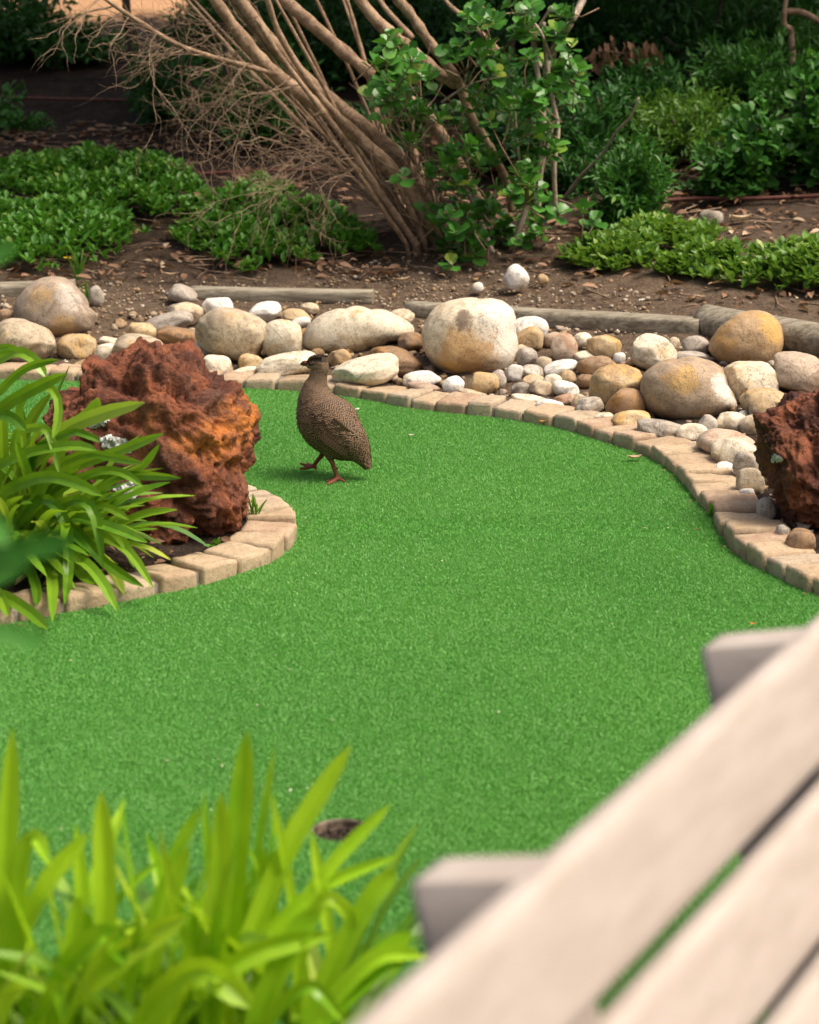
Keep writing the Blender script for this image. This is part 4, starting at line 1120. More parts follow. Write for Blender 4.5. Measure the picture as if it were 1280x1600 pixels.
# ---- foreground clump, close to the camera
M_strapF = leafmat('strap_leaf_front', (.10, .36, .010), (.50, .72, .04), (.74, .78, .14), trans=.4, rough=.27, objrand=True)
YF = 2.62
FG = [ ([(5, 1600, 0), (8, 1400, 0), (20, 1138, .02)], 36), ([(170, 1600, 0), (165, 1400, 0), (158, 1238, .02)], 36), ([(345, 1600, 0), (368, 1350, .03), (386, 1143, .06)], 42), ([(335, 1600, -.05), (345, 1400, -.05), (345, 1238, -.04)], 32),
 ([(215, 1580, 0), (262, 1370, .02), (314, 1260, .04)], 24), ([(235, 1560, -.04), (262, 1420, -.04), (293, 1322, -.03)], 30), ([(350, 1600, 0), (440, 1345, .05), (548, 1165, .1)], 36), ([(400, 1560, 0), (500, 1375, .06), (610, 1257, .12)], 24),
 ([(340, 1580, 0), (470, 1408, .05), (622, 1336, .1)], 22), ([(500, 1560, -.02), (572, 1415, 0), (620, 1360, .02)], 36), ([(30, 1650, -.08), (170, 1508, -.1), (294, 1430, -.1)], 44), ([(0, 1600, 0), (55, 1410, .02), (138, 1302, .05)], 32),
 ([(40, 1580, -.02), (32, 1370, 0), (52, 1305, .0), (78, 1352, -.02)], 26), ([(400, 1640, -.1), (440, 1570, -.12), (490, 1542, -.13), (540, 1600, -.14)], 22), ([(220, 1640, -.1), (265, 1545, -.12), (325, 1520, -.14), (390, 1575, -.16)], 48), ([(450, 1640, -.05), (565, 1528, -.02), (642, 1455, .02)], 46),
 ([(400, 1620, -.06), (445, 1490, -.05), (498, 1420, -.03)], 40), ([(470, 1500, 0), (505, 1405, .0), (545, 1428, 0), (556, 1475, 0)], 24), ([(120, 1520, .05), (190, 1400, .08), (248, 1347, .1)], 14), ([(90, 1560, -.06), (135, 1475, -.08), (170, 1462, -.09), (196, 1508, -.1)], 34),
 ([(60, 1640, -.1), (75, 1560, -.12), (90, 1545, -.13), (100, 1600, -.14)], 22), ([(0, 1640, -.12), (10, 1560, -.13), (40, 1545, -.14)], 30), ([(290, 1600, 0), (310, 1460, 0), (370, 1330, .03)], 40), ([(260, 1620, -.06), (380, 1500, -.06), (520, 1460, -.04)], 34), ([(380, 1620, .0), (420, 1470, .05), (410, 1320, .08)], 30),
 ([(480, 1620, -.04), (580, 1500, -.02), (655, 1490, 0)], 30), ([(90, 1620, -.04), (110, 1480, -.03), (125, 1400, -.02)], 28) ]
fgb = np.array([-.19, YF, .02])
ag3 = thing('agapanthus', 'out-of-focus yellow-green strap-leaved clump in the near foreground', 'plant', (fgb[0], YF, T(fgb[0], YF)))
for pts, wpx in FG:
    c = to_ctrl(pts, YF); b = c[0]; c = [np.array([b[0] * .7 + fgb[0] * .3, YF - .02, .06])] + c
    strap(c, wpx * 1.05 * YF / 3450, ag3, twist=random.uniform(-.45, .45), mat=M_strapF, chan=.34)
for k in range(115):
    b = fgb + np.array([random.uniform(-.42, .1), random.uniform(-.12, .14), .02]); az = random.uniform(0, 6.28)
    rand_strap(b, az, random.uniform(.24, .40), random.uniform(.8, 1.4), random.uniform(.9, 2.2), random.uniform(.018, .030), ag3, M_strapF if random.random() < .35 else M_strap)

for k in range(34):
    b = fgb + np.array([random.uniform(-.34, .14), random.uniform(-.08, .14), .02])
    rand_strap(b, random.uniform(-.9, 4.0), random.uniform(.34, .47), random.uniform(1.05, 1.5), random.uniform(.15, .8), random.uniform(.012, .022), ag3, M_strapF)

# ---- broad-leaved shrub standing just out of frame at the left; three leaves reach in
M_broad = leafmat('broad_leaf', (.03, .16, .02), (.09, .3, .045), trans=.25, rough=.25, objrand=True)
sh0 = np.array([-.44, 1.62, 0.0])
shr = thing('broadleaf_shrub', 'blurred broad dark green leaves poking in at the left picture edge', 'shrub', (sh0[0], sh0[1], T(sh0[0], sh0[1])))
v, f = tube(catmull([sh0 + [0, 0, .0], sh0 + [.02, .01, .6], sh0 + [.01, 0, 1.0], sh0 + [.03, 0, 1.4]], 5), np.linspace(.012, .004, 16), 8); mk('stem', v, f, M_barkdark, shr)
for pts, wpx in (([(-90, 415), (-40, 410), (2, 392), (22, 372)], 30), ([(-160, 900), (-40, 870), (50, 856), (112, 842)], 40), ([(-150, 925), (-60, 905), (0, 890), (45, 860)], 44), ([(-150, 950), (-60, 975), (20, 996), (72, 1006)], 30), ([(-200, 790), (-90, 800), (-20, 820), (15, 850)], 40)):
    c = [atY(x, y, 1.62) for x, y in pts]; strap(c, wpx * 1.62 / 3450, shr, twist=random.uniform(-.3, .3), mat=M_broad, chan=.08)
for k in range(26):
    z = random.uniform(.3, 1.35); b = sh0 + [.01, 0, z]; az = random.uniform(1.6, 4.7); L = random.uniform(.08, .13)
    rand_strap(b, az, L, random.uniform(.1, .7), random.uniform(.2, .9), random.uniform(.02, .035), shr, M_broad)

# ---- the many-stemmed shrub leaning left, with bare twigs
SB = hitT(672, 385); YS = SB[1]
shrub = thing('leaning_shrub', 'many-stemmed shrub with bare tan limbs leaning to the upper left', 'shrub', SB)
STEMS = [([(690, 385), (640, 300), (560, 215), (430, 115), (380, 60), (325, -15), (250, -120)], 30, 18, 0, -.25), ([(705, 380), (655, 290), (600, 225), (480, 125), (420, 60), (365, -15), (290, -120)], 32, 20, .08, .1),
 ([(655, 388), (600, 310), (550, 235), (505, 175), (440, 90), (400, 30)], 13, 8, -.08, -.3), ([(668, 386), (628, 300), (590, 240), (540, 190)], 12, 7, -.05, -.1), ([(640, 388), (600, 330), (560, 270), (520, 220)], 9, 5, -.12, -.3),
 ([(762, 345), (716, 258), (671, 184), (640, 158), (586, 121), (492, 42), (435, -12), (360, -110)], 24, 24, .1, .25), ([(800, 330), (792, 285), (760, 222), (733, 176), (715, 126), (671, 66), (640, 20), (612, -15), (560, -110)], 15, 20, .05, -.1),
 ([(716, 130), (686, 116), (640, 76), (592, 36), (555, -12), (500, -100)], 24, 22, .0, .1), ([(690, 380), (668, 320), (655, 260), (640, 210)], 16, 10, .15, .3), ([(720, 390), (690, 330), (640, 270), (600, 225)], 20, 18, .12, .2),
 ([(645, 60), (600, 10), (585, -20)], 12, 9, .3, .4), ([(432, 116), (392, 105), (290, 75), (215, 32), (155, -8)], 10, 7, -.22, -.5), ([(560, 215), (500, 150), (440, 60), (415, -12)], 13, 10, -.1, -.3),
 ([(700, 380), (675, 345), (662, 318)], 9, 6, -.15, -.2), ([(780, 80), (740, 40), (700, 5), (690, -20)], 10, 8, .4, .5)]
for k in range(10):
    bx_ = random.uniform(650, 720); tx = random.uniform(250, 560); d_ = random.uniform(-.15, .35)
    STEMS.append(([(bx_, 386), (bx_ * .8 + tx * .2 - 20, 300), (bx_ * .55 + tx * .45 - 15, 205), (bx_ * .25 + tx * .75, 95), (tx, -15)], random.uniform(8, 13), random.uniform(4, 7), d_, d_ + random.uniform(-.3, .3)))
stem_paths = []
for pts, w0, w1, d0, d1 in STEMS:
    m_ = len(pts); c = catmull([atY(x, y, YS + d0 + (d1 - d0) * i / (m_ - 1)) for i, (x, y) in enumerate(pts)], 6)
    if pts[0][1] > 375: c[0][2] = T(c[0][0], c[0][1]) - .03
    r = .84 * np.linspace(w0, w1, len(c)) / 2 * YS / 3450 * (1 + .07 * np.sin(np.arange(len(c)) * 1.7 + w0) + .07 * rng.normal(size=len(c)))
    v, f = tube(c, r, 10); mk('limb', v, f, M_bark, shrub); stem_paths.append(c)
mb = MB()
def twig(p, d, L, r, n, wob, grav, depth):
    pts = [p]; d = unit(np.array(d))
    for k in range(n):
        d = unit(d + rng.normal(0, wob, 3) + np.array([0, 0, grav])); p = p + d * L / n; pts.append(p)
        if depth and random.random() < .55: twig(p, unit(d + rng.normal(0, .45, 3)), L * random.uniform(.35, .65), r * .6, max(4, n - 2), wob, grav, depth - 1)
    v, f = tube(pts, np.linspace(r, r * .35, len(pts)), 4); mb.add(v, f)
for k in range(20):
    c = stem_paths[random.choice((0, 0, 2, 12, 11, 1))]; t = random.uniform(.3, .75); p = c[int(t * (len(c) - 1))]
    twig(p.copy(), (-1, random.uniform(-.5, .1), random.uniform(-.35, .3)), random.uniform(.35, .7), .0023, 10, .27, -.03, 2)
for k in range(12):
    p = atY(random.uniform(440, 560), random.uniform(220, 300), YS - .35); twig(p, (-1, -.2, random.uniform(-.5, -.1)), random.uniform(.3, .5), .0022, 8, .26, -.03, 2)
for k in range(16):
    c = stem_paths[11]; p = c[random.randrange(4, len(c))]; twig(p.copy(), (-.7, -.2, random.uniform(-.9, .5)), random.uniform(.2, .4), .0022, 8, .24, -.03, 1)
for k in range(24):
    p = hitT(random.uniform(640, 700), 386); twig(p, (random.uniform(-1, .2), random.uniform(-.3, .3), 1), random.uniform(.3, .7), .005, 7, .12, 0, 1)
mb.build('twigs', M_twig, shrub)['kind'] = 'stuff'
# its crown is above the picture and shades the bank
M_crown = leafmat('crown_leaf', (.018, .07, .012), (.05, .14, .025), trans=.25, rough=.5)
def crown_cloud(c, r, n, ln, parent, mat=M_crown, name='crown', tmpl=LEAF4, wr=.45, clump=9, cs=.32, updir=.5):
    c = np.array(c); r = np.array(r)
    K = unit(rng.normal(size=(clump * 6, 3))) * (rng.random((clump * 6, 1)) ** .5) * .85
    ix = rng.integers(0, len(K), n); P = c + (K[ix] + rng.normal(0, cs * .45, (n, 3))) * r
    D = unit(P - c) + rng.normal(0, .7, (n, 3)) + np.array([0, 0, updir]); Nn = rng.normal(0, .5, (n, 3)) + np.array([0, -.3, 1])
    l = ln * (.6 + .8 * rng.random(n)); tnt = np.clip(rng.random(n) * .6 + .4 * rng.random(len(K))[ix], 0, 1)
    return foliage(name, P, D, Nn, l, l * wr, mat, parent, tmpl, tnt)
crown_cloud((SB[0] - .5, YS + 1.3, 2.6), (2.0, 1.4, .8), 6500, .09, shrub)

def shoot_cloud(c, r, n, ln, parent, mat, name='crown', tmpl=LEAF4, wr=.45, shoots=60, up=.7):
    """bush crown: leaves set along many shoots fanning out from the foot"""
    c = np.array(c); r = np.array(r); m_ = shoots; per = max(3, n // m_)
    foot = c + np.column_stack([rng.uniform(-.45, .45, m_) * r[0], rng.uniform(-.4, .4, m_) * r[1], np.full(m_, -.85 * r[2])])
    tip = c + unit(rng.normal(size=(m_, 3)) + [0, 0, .25]) * r * rng.uniform(.55, 1.18, (m_, 1))
    mid = (foot + tip) / 2 + np.column_stack([rng.normal(0, .08, (m_, 2)), np.full(m_, .15)]) * r.mean()
    t = np.tile(np.linspace(.18, 1, per), m_) + rng.uniform(-.03, .03, m_ * per); ix = np.repeat(np.arange(m_), per); t = t[:, None]
    P = foot[ix] * (1 - t) ** 2 + 2 * mid[ix] * t * (1 - t) + tip[ix] * t * t
    ax = unit(2 * (mid[ix] - foot[ix]) * (1 - t) + 2 * (tip[ix] - mid[ix]) * t)
    D = unit(ax * .75 + unit(rng.normal(size=P.shape)) * .8 + [0, 0, .12]); P = P + rng.normal(0, .012, P.shape)
    Nn = rng.normal(0, .45, P.shape) + np.array([0, -.25, 1]); l = ln * (.6 + .7 * rng.random(len(P)))
    tn = np.clip(.25 + .3 * rng.random(m_)[ix] + .35 * t[:, 0] * rng.random(len(P)) + .1 * rng.random(len(P)), 0, .93)
    return foliage(name, P, D, Nn, l, l * wr, mat, parent, tmpl, tn)

# ---- leafy shrub with round glossy leaves
LB = hitT(775, 395); YL = LB[1] - .05
M_round = leafmat('round_leaf', (.024, .12, .016), (.095, .29, .045), (.3, .36, .05), trans=.22, rough=.3, objrand=True)
M_roundS = leafmat('round_leaf_mass', (.024, .12, .016), (.095, .29, .045), (.22, .3, .05), trans=.22, rough=.3)
lsh = thing('leafy_shrub', 'shrub with glossy round dark green leaves growing among the bare limbs', 'shrub', LB)
CL = [(610, 150, 30, 30), (900, 335, 40, 22), (890, 130, 25, 40), (690, 200, 55, 50), (635, 120, 40, 40), (615, 85, 35, 35), (745, 70, 50, 55), (790, 40, 60, 50), (825, 110, 45, 50), (760, 140, 40, 40), (715, 265, 55, 45), (700, 305, 45, 35), (650, 195, 35, 35), (765, 215, 40, 40), (830, 190, 45, 55), (855, 140, 25, 40),
      (800, 330, 55, 35), (760, 365, 60, 35), (725, 392, 35, 25), (880, 345, 55, 28), (840, 300, 35, 35), (690, 335, 35, 30), (870, 60, 35, 40), (830, 20, 60, 40), (780, 270, 40, 40), (810, 385, 40, 22), (720, 350, 45, 35), (745, 400, 45, 20), (840, 230, 30, 40), (640, 255, 25, 25)]
lm = bpy.data.meshes.new('leaf')
t8 = LEAF8[0].copy(); t8[:, 0] *= 1.0
# rounder outline for this leaf
tv = np.array([(0, 0, 0), (-.22, .2, .05), (0, .2, 0), (.22, .2, .05), (-.46, .55, .1), (0, .55, 0), (.46, .55, .1), (-.38, .85, .06), (0, .86, -.03), (.38, .85, .06), (0, 1.0, -.06)])
tf = [(0, 2, 1), (0, 3, 2), (1, 2, 5, 4), (2, 3, 6, 5), (4, 5, 8, 7), (5, 6, 9, 8), (7, 8, 10), (8, 9, 10)]
lm.from_pydata([tuple(p) for p in tv], [], tf); lm.materials.append(M_round)
RLEAF = (tv, np.vstack([[q[:3]] if len(q) == 3 else [(q[0], q[1], q[2]), (q[0], q[2], q[3])] for q in tf]))
singles = []; twm = MB()
area = np.array([c[2] * c[3] for c in CL], float); area /= area.sum()
for k in range(200):
    cx, cy, rx, ry = CL[rng.choice(len(CL), p=area)]; a = random.random() * 6.28; rr = math.sqrt(random.random())
    dep = YL + random.uniform(-.28, .25)
    c = atY(cx + rx * rr * math.cos(a), cy + ry * rr * math.sin(a), dep); c[2] = max(c[2], T(c[0], c[1]) + .03)
    ax = unit(np.array([random.gauss(0, .5), random.gauss(-.35, .4), 1.0])); n = random.randint(5, 9)
    e1 = unit(np.cross(ax, [.3, 1, .1])); e2 = np.cross(ax, e1)
    for j in range(n):
        th = 2.4 * j + random.uniform(-.3, .3); open_ = .35 + .75 * (1 - j / n)
        D = unit(ax * (1.15 - open_) + (e1 * math.cos(th) + e2 * math.sin(th)) * open_); L = random.uniform(.042, .068) * (1 if j < n - 2 else .7)
        singles.append((c - ax * .03 * (1 - j / n) * 1.2, D, unit(ax + rng.normal(0, .15, 3)), L))
    tail = c - ax * random.uniform(.05, .13) + rng.normal(0, .04, 3); v, f = tube([tail, (c + tail) / 2 + rng.normal(0, .01, 3), c], [.003, .0025, .002], 5); twm.add(v, f)
singles.sort(key=lambda s: s[0][1])
for (P_, D, Nn, L) in singles[:300]:
    X = unit(np.cross(D, Nn)); N2 = np.cross(X, D)
    o = bpy.data.objects.new('leaf', lm); col.objects.link(o); o.parent = lsh
    M4 = Matrix(((X[0] * L, D[0] * L, N2[0] * L, P_[0] - LB[0]), (X[1] * L, D[1] * L, N2[1] * L, P_[1] - LB[1]), (X[2] * L, D[2] * L, N2[2] * L, P_[2] - LB[2]), (0, 0, 0, 1))); o.matrix_local = M4
rest = singles[300:]; A_ = lambda i: np.array([s[i] for s in rest])
foliage('foliage', A_(0), A_(1), A_(2), A_(3), A_(3), M_roundS, lsh, RLEAF)
twm.build('twigs', M_bark, lsh)['kind'] = 'stuff'
for pts, w0, w1 in (([(868, 330), (866, 260), (872, 200), (860, 140), (853, 90), (850, 35)], 8, 6), ([(855, 120), (858, 90), (878, 58), (895, 30), (914, -8), (930, -60)], 10, 12), ([(818, 290), (808, 220), (803, 150)], 5, 4), ([(842, 330), (848, 260), (866, 190)], 6, 5), ([(800, 390), (830, 300), (850, 200), (835, 80), (830, -20)], 10, 8), ([(770, 395), (745, 330), (715, 270), (690, 210)], 8, 5), ([(690, 160), (740, 130), (800, 118)], 4, 3), ([(860, 90), (845, 50), (820, 20)], 5, 4), ([(845, 105), (835, 60), (862, 10)], 6, 4)):
    c = catmull([atY(x, y, YL + random.uniform(-.08, .1)) for x, y in pts], 5); v, f = tube(c, np.linspace(w0, w1, len(c)) / 2 * YL / 3450, 7); mk('stem', v, f, M_barkpale, lsh)

# ---- ground cover
M_gc = leafmat('ground_cover_leaf', (.032, .135, .016), (.12, .33, .04), (.26, .36, .06), trans=.3, rough=.38)
M_gc2 = leafmat('ground_cover_light', (.05, .15, .02), (.17, .33, .05), (.38, .46, .12), trans=.3, rough=.4)
def cover(name, label, poly, n, h, mat, ln=.044, wr=.42):
    W_ = world_poly(poly); P = sample_poly(W_, n); e = seg_dist(P, W_)
    cl = np.array([noise.noise((x * 5, y * 5, 2.)) for x, y in P]) + .5 * np.array([noise.noise((x * 14, y * 14, 5.)) for x, y in P])
    k = rng.random(n) < smooth(-.02, .14, e + .12 * cl) * (.12 + .88 * smooth(-.38, .1, cl)); P, e, cl = P[k], e[k], cl[k]; n = len(P)
    hgt = 1.15 * h * (.35 + .65 * smooth(0, .15, e)) * (1 + .7 * cl) * (.35 + .65 * rng.random(n) ** .5)
    base = np.column_stack([P, terrain(P) + np.maximum(hgt, .005)])
    m_ = 4; B = np.repeat(base, m_, 0); a = rng.random(len(B)) * 6.283; el = rng.uniform(.25, 1.25, len(B))
    D = np.column_stack([np.cos(a) * np.cos(el), np.sin(a) * np.cos(el), np.sin(el)])
    N_ = np.column_stack([-np.cos(a) * .8, -np.sin(a) * .8, np.ones(len(B))]) + rng.normal(0, .25, (len(B), 3))
    l = ln * (.45 + .95 * rng.random(len(B))); tn = np.clip(np.repeat(.35 + .45 * cl + .2 * rng.random(n), m_) + rng.normal(0, .24, len(B)), 0, .93)
    tn[rng.random(len(B)) < .02] = 1
    o = foliage(name, B, D, N_, l, l * wr, mat, None, LEAF8, tn); return tag(o, label, kind='stuff')
GC1 = [(-60, 292), (60, 262), (180, 250), (290, 268), (335, 318), (255, 358), (210, 395), (140, 428), (60, 436), (-60, 425)]
GC2 = [(300, 330), (400, 300), (430, 295), (520, 338), (597, 375), (592, 402), (500, 422), (400, 436), (340, 427), (268, 385)]
GC3 = [(868, 412), (930, 388), (1050, 360), (1120, 362), (1135, 398), (1220, 402), (1340, 398), (1340, 478), (1190, 466), (1100, 448), (1020, 438), (900, 430)]
cover('ground_cover', 'low bright green leafy ground cover at the left behind the boulders', GC1, 3900, .075, M_gc)
cover('ground_cover', 'patch of green ground cover left of the leaning shrub base', GC2, 2700, .065, M_gc)
cover('ground_cover', 'light green ground cover along the right behind the timbers', GC3, 3300, .07, M_gc2, .046)

# ---- bushes and young trees of the shaded bank
M_dark = leafmat('dark_bush_leaf', (.012, .06, .012), (.04, .15, .024), trans=.25, rough=.45)
M_mid = leafmat('mid_bush_leaf', (.018, .09, .014), (.06, .2, .028), (.2, .28, .03), trans=.28, rough=.42)
M_yel = leafmat('yellow_bush_leaf', (.035, .11, .014), (.11, .24, .03), trans=.3, rough=.42)
def bush(label, px, py, Y, rx, rz, ry, n, ln, mat, wr=.4, tmpl=LEAF4, ground=True, group=None, clump=8, cs=.34, name='bush'):
    Y = min(Y, hitT(px, max(py + .8 * rz, 30))[1]); c = atY(px, py, Y); s = Y / 3450.
    b = np.array([c[0], c[1], T(c[0], c[1])])
    root = thing(name, label, 'bush', b, group)
    mbb = MB()
    for k in range(5):
        e = c + np.array([random.uniform(-.5, .5) * rx * s, random.uniform(-.3, .3) * ry, random.uniform(0, .6) * rz * s])
        v, f = tube(catmull([b + [random.uniform(-.03, .03), 0, -.02], (b + e) / 2 + rng.normal(0, .03, 3), e], 4), np.linspace(.010, .004, 9), 6); mbb.add(v, f)
    mbb.build('stems', M_barkdark, root)
    o = shoot_cloud(c, (rx * s, ry, rz * s), n, ln, root, mat, 'crown', tmpl, wr, max(14, n // 28))
    me = o.data; nv = len(me.vertices); co = np.empty(nv * 3, np.float32); me.vertices.foreach_get('co', co); co = co.reshape(-1, 3)
    co[:, 2] = np.maximum(co[:, 2], -.0 + .01 * rng.random(nv)); me.vertices.foreach_set('co', co.ravel()); me.update()
    return root
bush('compact bright green bush right of the leafy shrub above the ground cover', 990, 290, hitT(990, 352)[1], 58, 68, .22, 3800, .045, M_mid, .32)
bush('low green sprig right of the leafy shrub foot', 945, 340, hitT(945, 362)[1], 30, 24, .1, 500, .035, M_mid, .4)
bush('dark bush filling the shade right of the pale stems', 915, 200, hitT(915, 262)[1], 62, 90, .35, 3200, .05, M_dark, .35)
bush('spreading yellow-green bush in the middle of the right bank', 1075, 195, hitT(1075, 250)[1], 100, 55, .35, 4200, .045, M_yel, .3)
bush('rounded-leaf bush overhanging the soil at the right', 1180, 235, hitT(1180, 300)[1], 55, 75, .25, 1500, .05, M_mid, .7, RLEAF)
bush('tall leafy bush at the right picture edge', 1275, 190, hitT(1275, 290)[1], 45, 100, .25, 1500, .055, M_mid, .7, RLEAF)
bush('dark green bush below the dry hanging leaves', 1010, 150, hitT(1010, 215)[1], 75, 60, .35, 3000, .05, M_dark, .3)
bush('grassy dark bush beyond the hose at the upper right', 1130, 60, 13.2, 110, 90, .5, 4200, .07, M_dark, .22)
bush('dark bush at the upper right corner', 1260, 40, 13.6, 80, 90, .5, 3000, .07, M_dark, .4)
bush('dark bush behind the pale stems at the top', 960, 40, 13.5, 100, 90, .5, 3800, .07, M_dark, .35)
bush('dense bush behind the tops of the bare limbs', 720, 60, 12.6, 120, 90, .5, 4200, .06, M_dark, .4)
bush('green bush seen through the limbs at the top centre', 520, 60, 12.8, 110, 80, .5, 3600, .06, M_dark, .35)
bush('mid green bush behind the drooping bare twigs', 400, 150, hitT(400, 225)[1], 110, 75, .4, 3600, .055, M_mid, .33)
bush('narrow green bush behind the twigs left of the limbs', 250, 130, hitT(250, 190)[1], 60, 65, .3, 1800, .05, M_dark, .33)
bush('dark bush at the upper left beside the sandy gap', 35, 45, 13.0, 75, 62, .5, 3000, .06, M_dark, .4)
bush('dark leafy bush left of the trunk at the top', 330, 40, 13.3, 60, 70, .4, 2200, .06, M_dark, .35)
bush('small rounded-leaf seedling standing in the dark soil at the left', 88, 88, hitT(88, 108)[1], 20, 22, .08, 60, .05, M_mid, .6, RLEAF)
bush('small green plant at the left picture edge above the hose', 15, 165, hitT(15, 200)[1], 32, 30, .15, 160, .05, M_mid, .6, RLEAF)
bush('low green seedling patch at the left below the hose', 35, 190, hitT(35, 208)[1], 55, 16, .12, 420, .035, M_mid, .4)
for i, (px, lab) in enumerate(((-150, 'far dark bush beyond the left picture edge'), (470, 'far bush behind the bare limbs'), (660, 'far bush behind the dense centre bush'), (860, 'far bush at the top right of centre'), (1060, 'far bush at the top right'), (1250, 'far bush at the far right top'), (1400, 'far bush past the right picture edge'))):
    bush(lab, px, -15, 14.2, 130, 90, .6, 3600, .08, M_dark, .4)
bush('leafy green bush between the yellow-green bush and the right picture edge', 1130, 265, hitT(1130, 285)[1], 60, 45, .25, 1400, .045, M_mid, .5)
bush('dark green bush above the yellow-green bush', 1170, 120, hitT(1170, 190)[1], 90, 60, .4, 3000, .055, M_mid, .3)
bush('grassy green bush under the pale crooked trunk', 1250, 100, 12.3, 60, 70, .35, 2200, .07, M_mid, .2)
bush('feathery green bush at the foot of the dark bush right of the pale stems', 900, 270, hitT(900, 300)[1], 45, 40, .2, 1200, .04, M_dark, .3)
bush('broad dark bush hanging over the left bank at the top', 130, 70, 12.4, 80, 32, .4, 1500, .055, M_dark, .35)
bush('dark bush between the trunk and the leaning limbs at the top', 440, 60, 12.2, 90, 60, .4, 2600, .055, M_dark, .3)
bush('shaded bush left of the leafy shrub behind the limbs', 610, 180, hitT(610, 235)[1], 70, 60, .3, 2000, .05, M_dark, .35)
bush('deep green bush behind the leafy shrub', 800, 190, hitT(800, 262)[1], 85, 85, .35, 3200, .05, M_dark, .4)
# young trees: trunks in view, crowns above the picture shading the bank
def tree(label, pts, w0, w1, Y, mat, crown_c, crown_r, n, extra=()):
    Y = min(Y, hitT(*pts[0])[1]); c = [atY(x, y, Y) for x, y in pts]; b = c[0].copy(); b[2] = T(b[0], b[1]); c[0][2] = b[2] - .03
    root = thing('young_tree', label, 'tree', b)
    cc = np.array([b[0] + crown_c[0], b[1] + crown_c[1], crown_c[2]])
    cv = catmull(c + [cc], 6); v, f = tube(cv, np.linspace(w0, w1 * .5, len(cv)) / 2 * Y / 3450 * (1 + .06 * rng.normal(size=len(cv))), 9); mk('trunk', v, f, mat, root)
    for k in range(6):
        e = cc + rng.normal(0, .45, 3) * np.array(crown_r); v, f = tube(catmull([cv[-6], (cv[-6] + e) / 2 + [0, 0, .1], e], 4), np.linspace(.018, .005, 9), 6); mk('limb', v, f, mat, root)
    for p2, a_, b_ in extra:
        cv = catmull([atY(x, y, Y) for x, y in p2], 5); v, f = tube(cv, np.linspace(a_, b_, len(cv)) / 2 * Y / 3450, 7); mk('limb', v, f, mat, root)
    crown_cloud(cc, crown_r, n, .11, root)
tree('dark trunk rising at the upper left beside the sandy gap', [(218, 128), (207, 60), (196, -20)], 22, 16, 12.6, M_barkdark, (-.1, .4, 2.7), (.9, .9, .7), 3000)
tree('slim grey trunk with fallen stems behind the drooping twigs', [(366, 232), (362, 170), (352, 60), (350, -20)], 16, 10, 11.4, M_barkdark, (0, .3, 2.6), (1.2, 1.2, .7), 3000, [([(372, 232), (385, 180), (400, 120)], 9, 6)])
tree('slanting thin stems among the dark bushes at the upper right', [(1085, 140), (1104, 75), (1130, -15)], 11, 8, 12.4, M_barkdark, (.3, .2, 2.6), (1.5, 1.4, .7), 4200, [([(1085, 135), (1060, 80), (1040, 60)], 6, 4), ([(1088, 130), (1092, 60), (1086, -10)], 6, 5)])
tree('pale crooked trunk at the upper right picture edge', [(1246, 172), (1240, 110), (1236, 50), (1230, -15)], 15, 11, 11.2, M_bark, (.2, .4, 2.5), (1.4, 1.3, .7), 4000, [([(1222, 18), (1255, 20), (1300, 45)], 10, 11)])
tree('brown stem clump at the left picture top', [(40, 60), (25, 20), (5, -30)], 12, 8, 12.9, M_barkdark, (-.3, .2, 2.6), (1.1, 1.1, .6), 2600, [([(45, 60), (55, 20), (60, -20)], 7, 5)])
tree('slender stem behind the green leaves at the top centre', [(790, 150), (800, 60), (806, -15)], 14, 10, 12.4, M_barkdark, (0, .2, 2.6), (1.4, 1.3, .7), 4000)

# ---- hoses, stick, dry branch
M_hose = plainmat('brown_hose', (.075, .024, .017), (.13, .045, .03), 30, .6)
def hose(label, pts, r=.009):
    c = catmull([hitT(*p) for p in pts], 8)
    for p in c: p[2] = T(p[0], p[1]) + r + .022
    v, f = tube(c, r, 8); o = mk('irrigation_hose', v, f, M_hose, loc=c[len(c) // 2]); tag(o, label, 'hose')
hose('brown irrigation hose crossing the dark soil at the upper left', [(-40, 160), (120, 165), (280, 168), (450, 172), (620, 168)])
hose('brown irrigation hose crossing behind the leaning shrub base', [(30, 287), (200, 288), (430, 277), (590, 278), (760, 276), (870, 273), (1000, 265), (1130, 262)])
hose('short brown hose on the dark soil right of the compact green bush', [(1010, 328), (1090, 322), (1180, 322), (1300, 316)])
hose('brown hose under the bushes at the upper right', [(880, 140), (1040, 136), (1150, 125), (1300, 118)])
ys_ = hitT(880, 318)[1]; p = [atY(878, 316, ys_), atY(905, 278, ys_ - .1), atY(940, 242, ys_ - .2), atY(962, 207, ys_ - .28), atY(985, 183, ys_ - .34), atY(998, 153, ys_ - .38)]
v, f = tube(catmull(p, 5), np.linspace(.008, .004, 26), 7); tag(mk('stick', v, f, M_barkpale, loc=p[0]), 'thin bare stick leaning up in front of the dark bushes', 'stick')
M_dry = leafmat('dry_leaf', (.12, .055, .03), (.34, .2, .12), (.55, .44, .3), trans=.15, rough=.7, objrand=False)
M_dryo = leafmat('dry_leaf_single', (.4, .27, .16), (.55, .42, .28), trans=.1, rough=.7, objrand=True)
M_oran = leafmat('orange_leaf', (.5, .2, .04), (.6, .26, .05), trans=.1, rough=.7, objrand=True)
M_petal = leafmat('pale_petal', (.6, .6, .5), (.75, .74, .66), trans=.2, rough=.6, objrand=True)
db = [atY(868, 130, 10.3), atY(930, 84, 10.45), atY(985, 84, 10.5), atY(1025, 74, 10.5)]
dbr = thing('dry_branch', 'broken branch with brown withered leaves hanging in the shade at the right', 'branch', db[0])
v, f = tube(catmull(db, 5), np.linspace(.008, .003, 16), 6); mk('stem', v, f, M_barkdark, dbr)
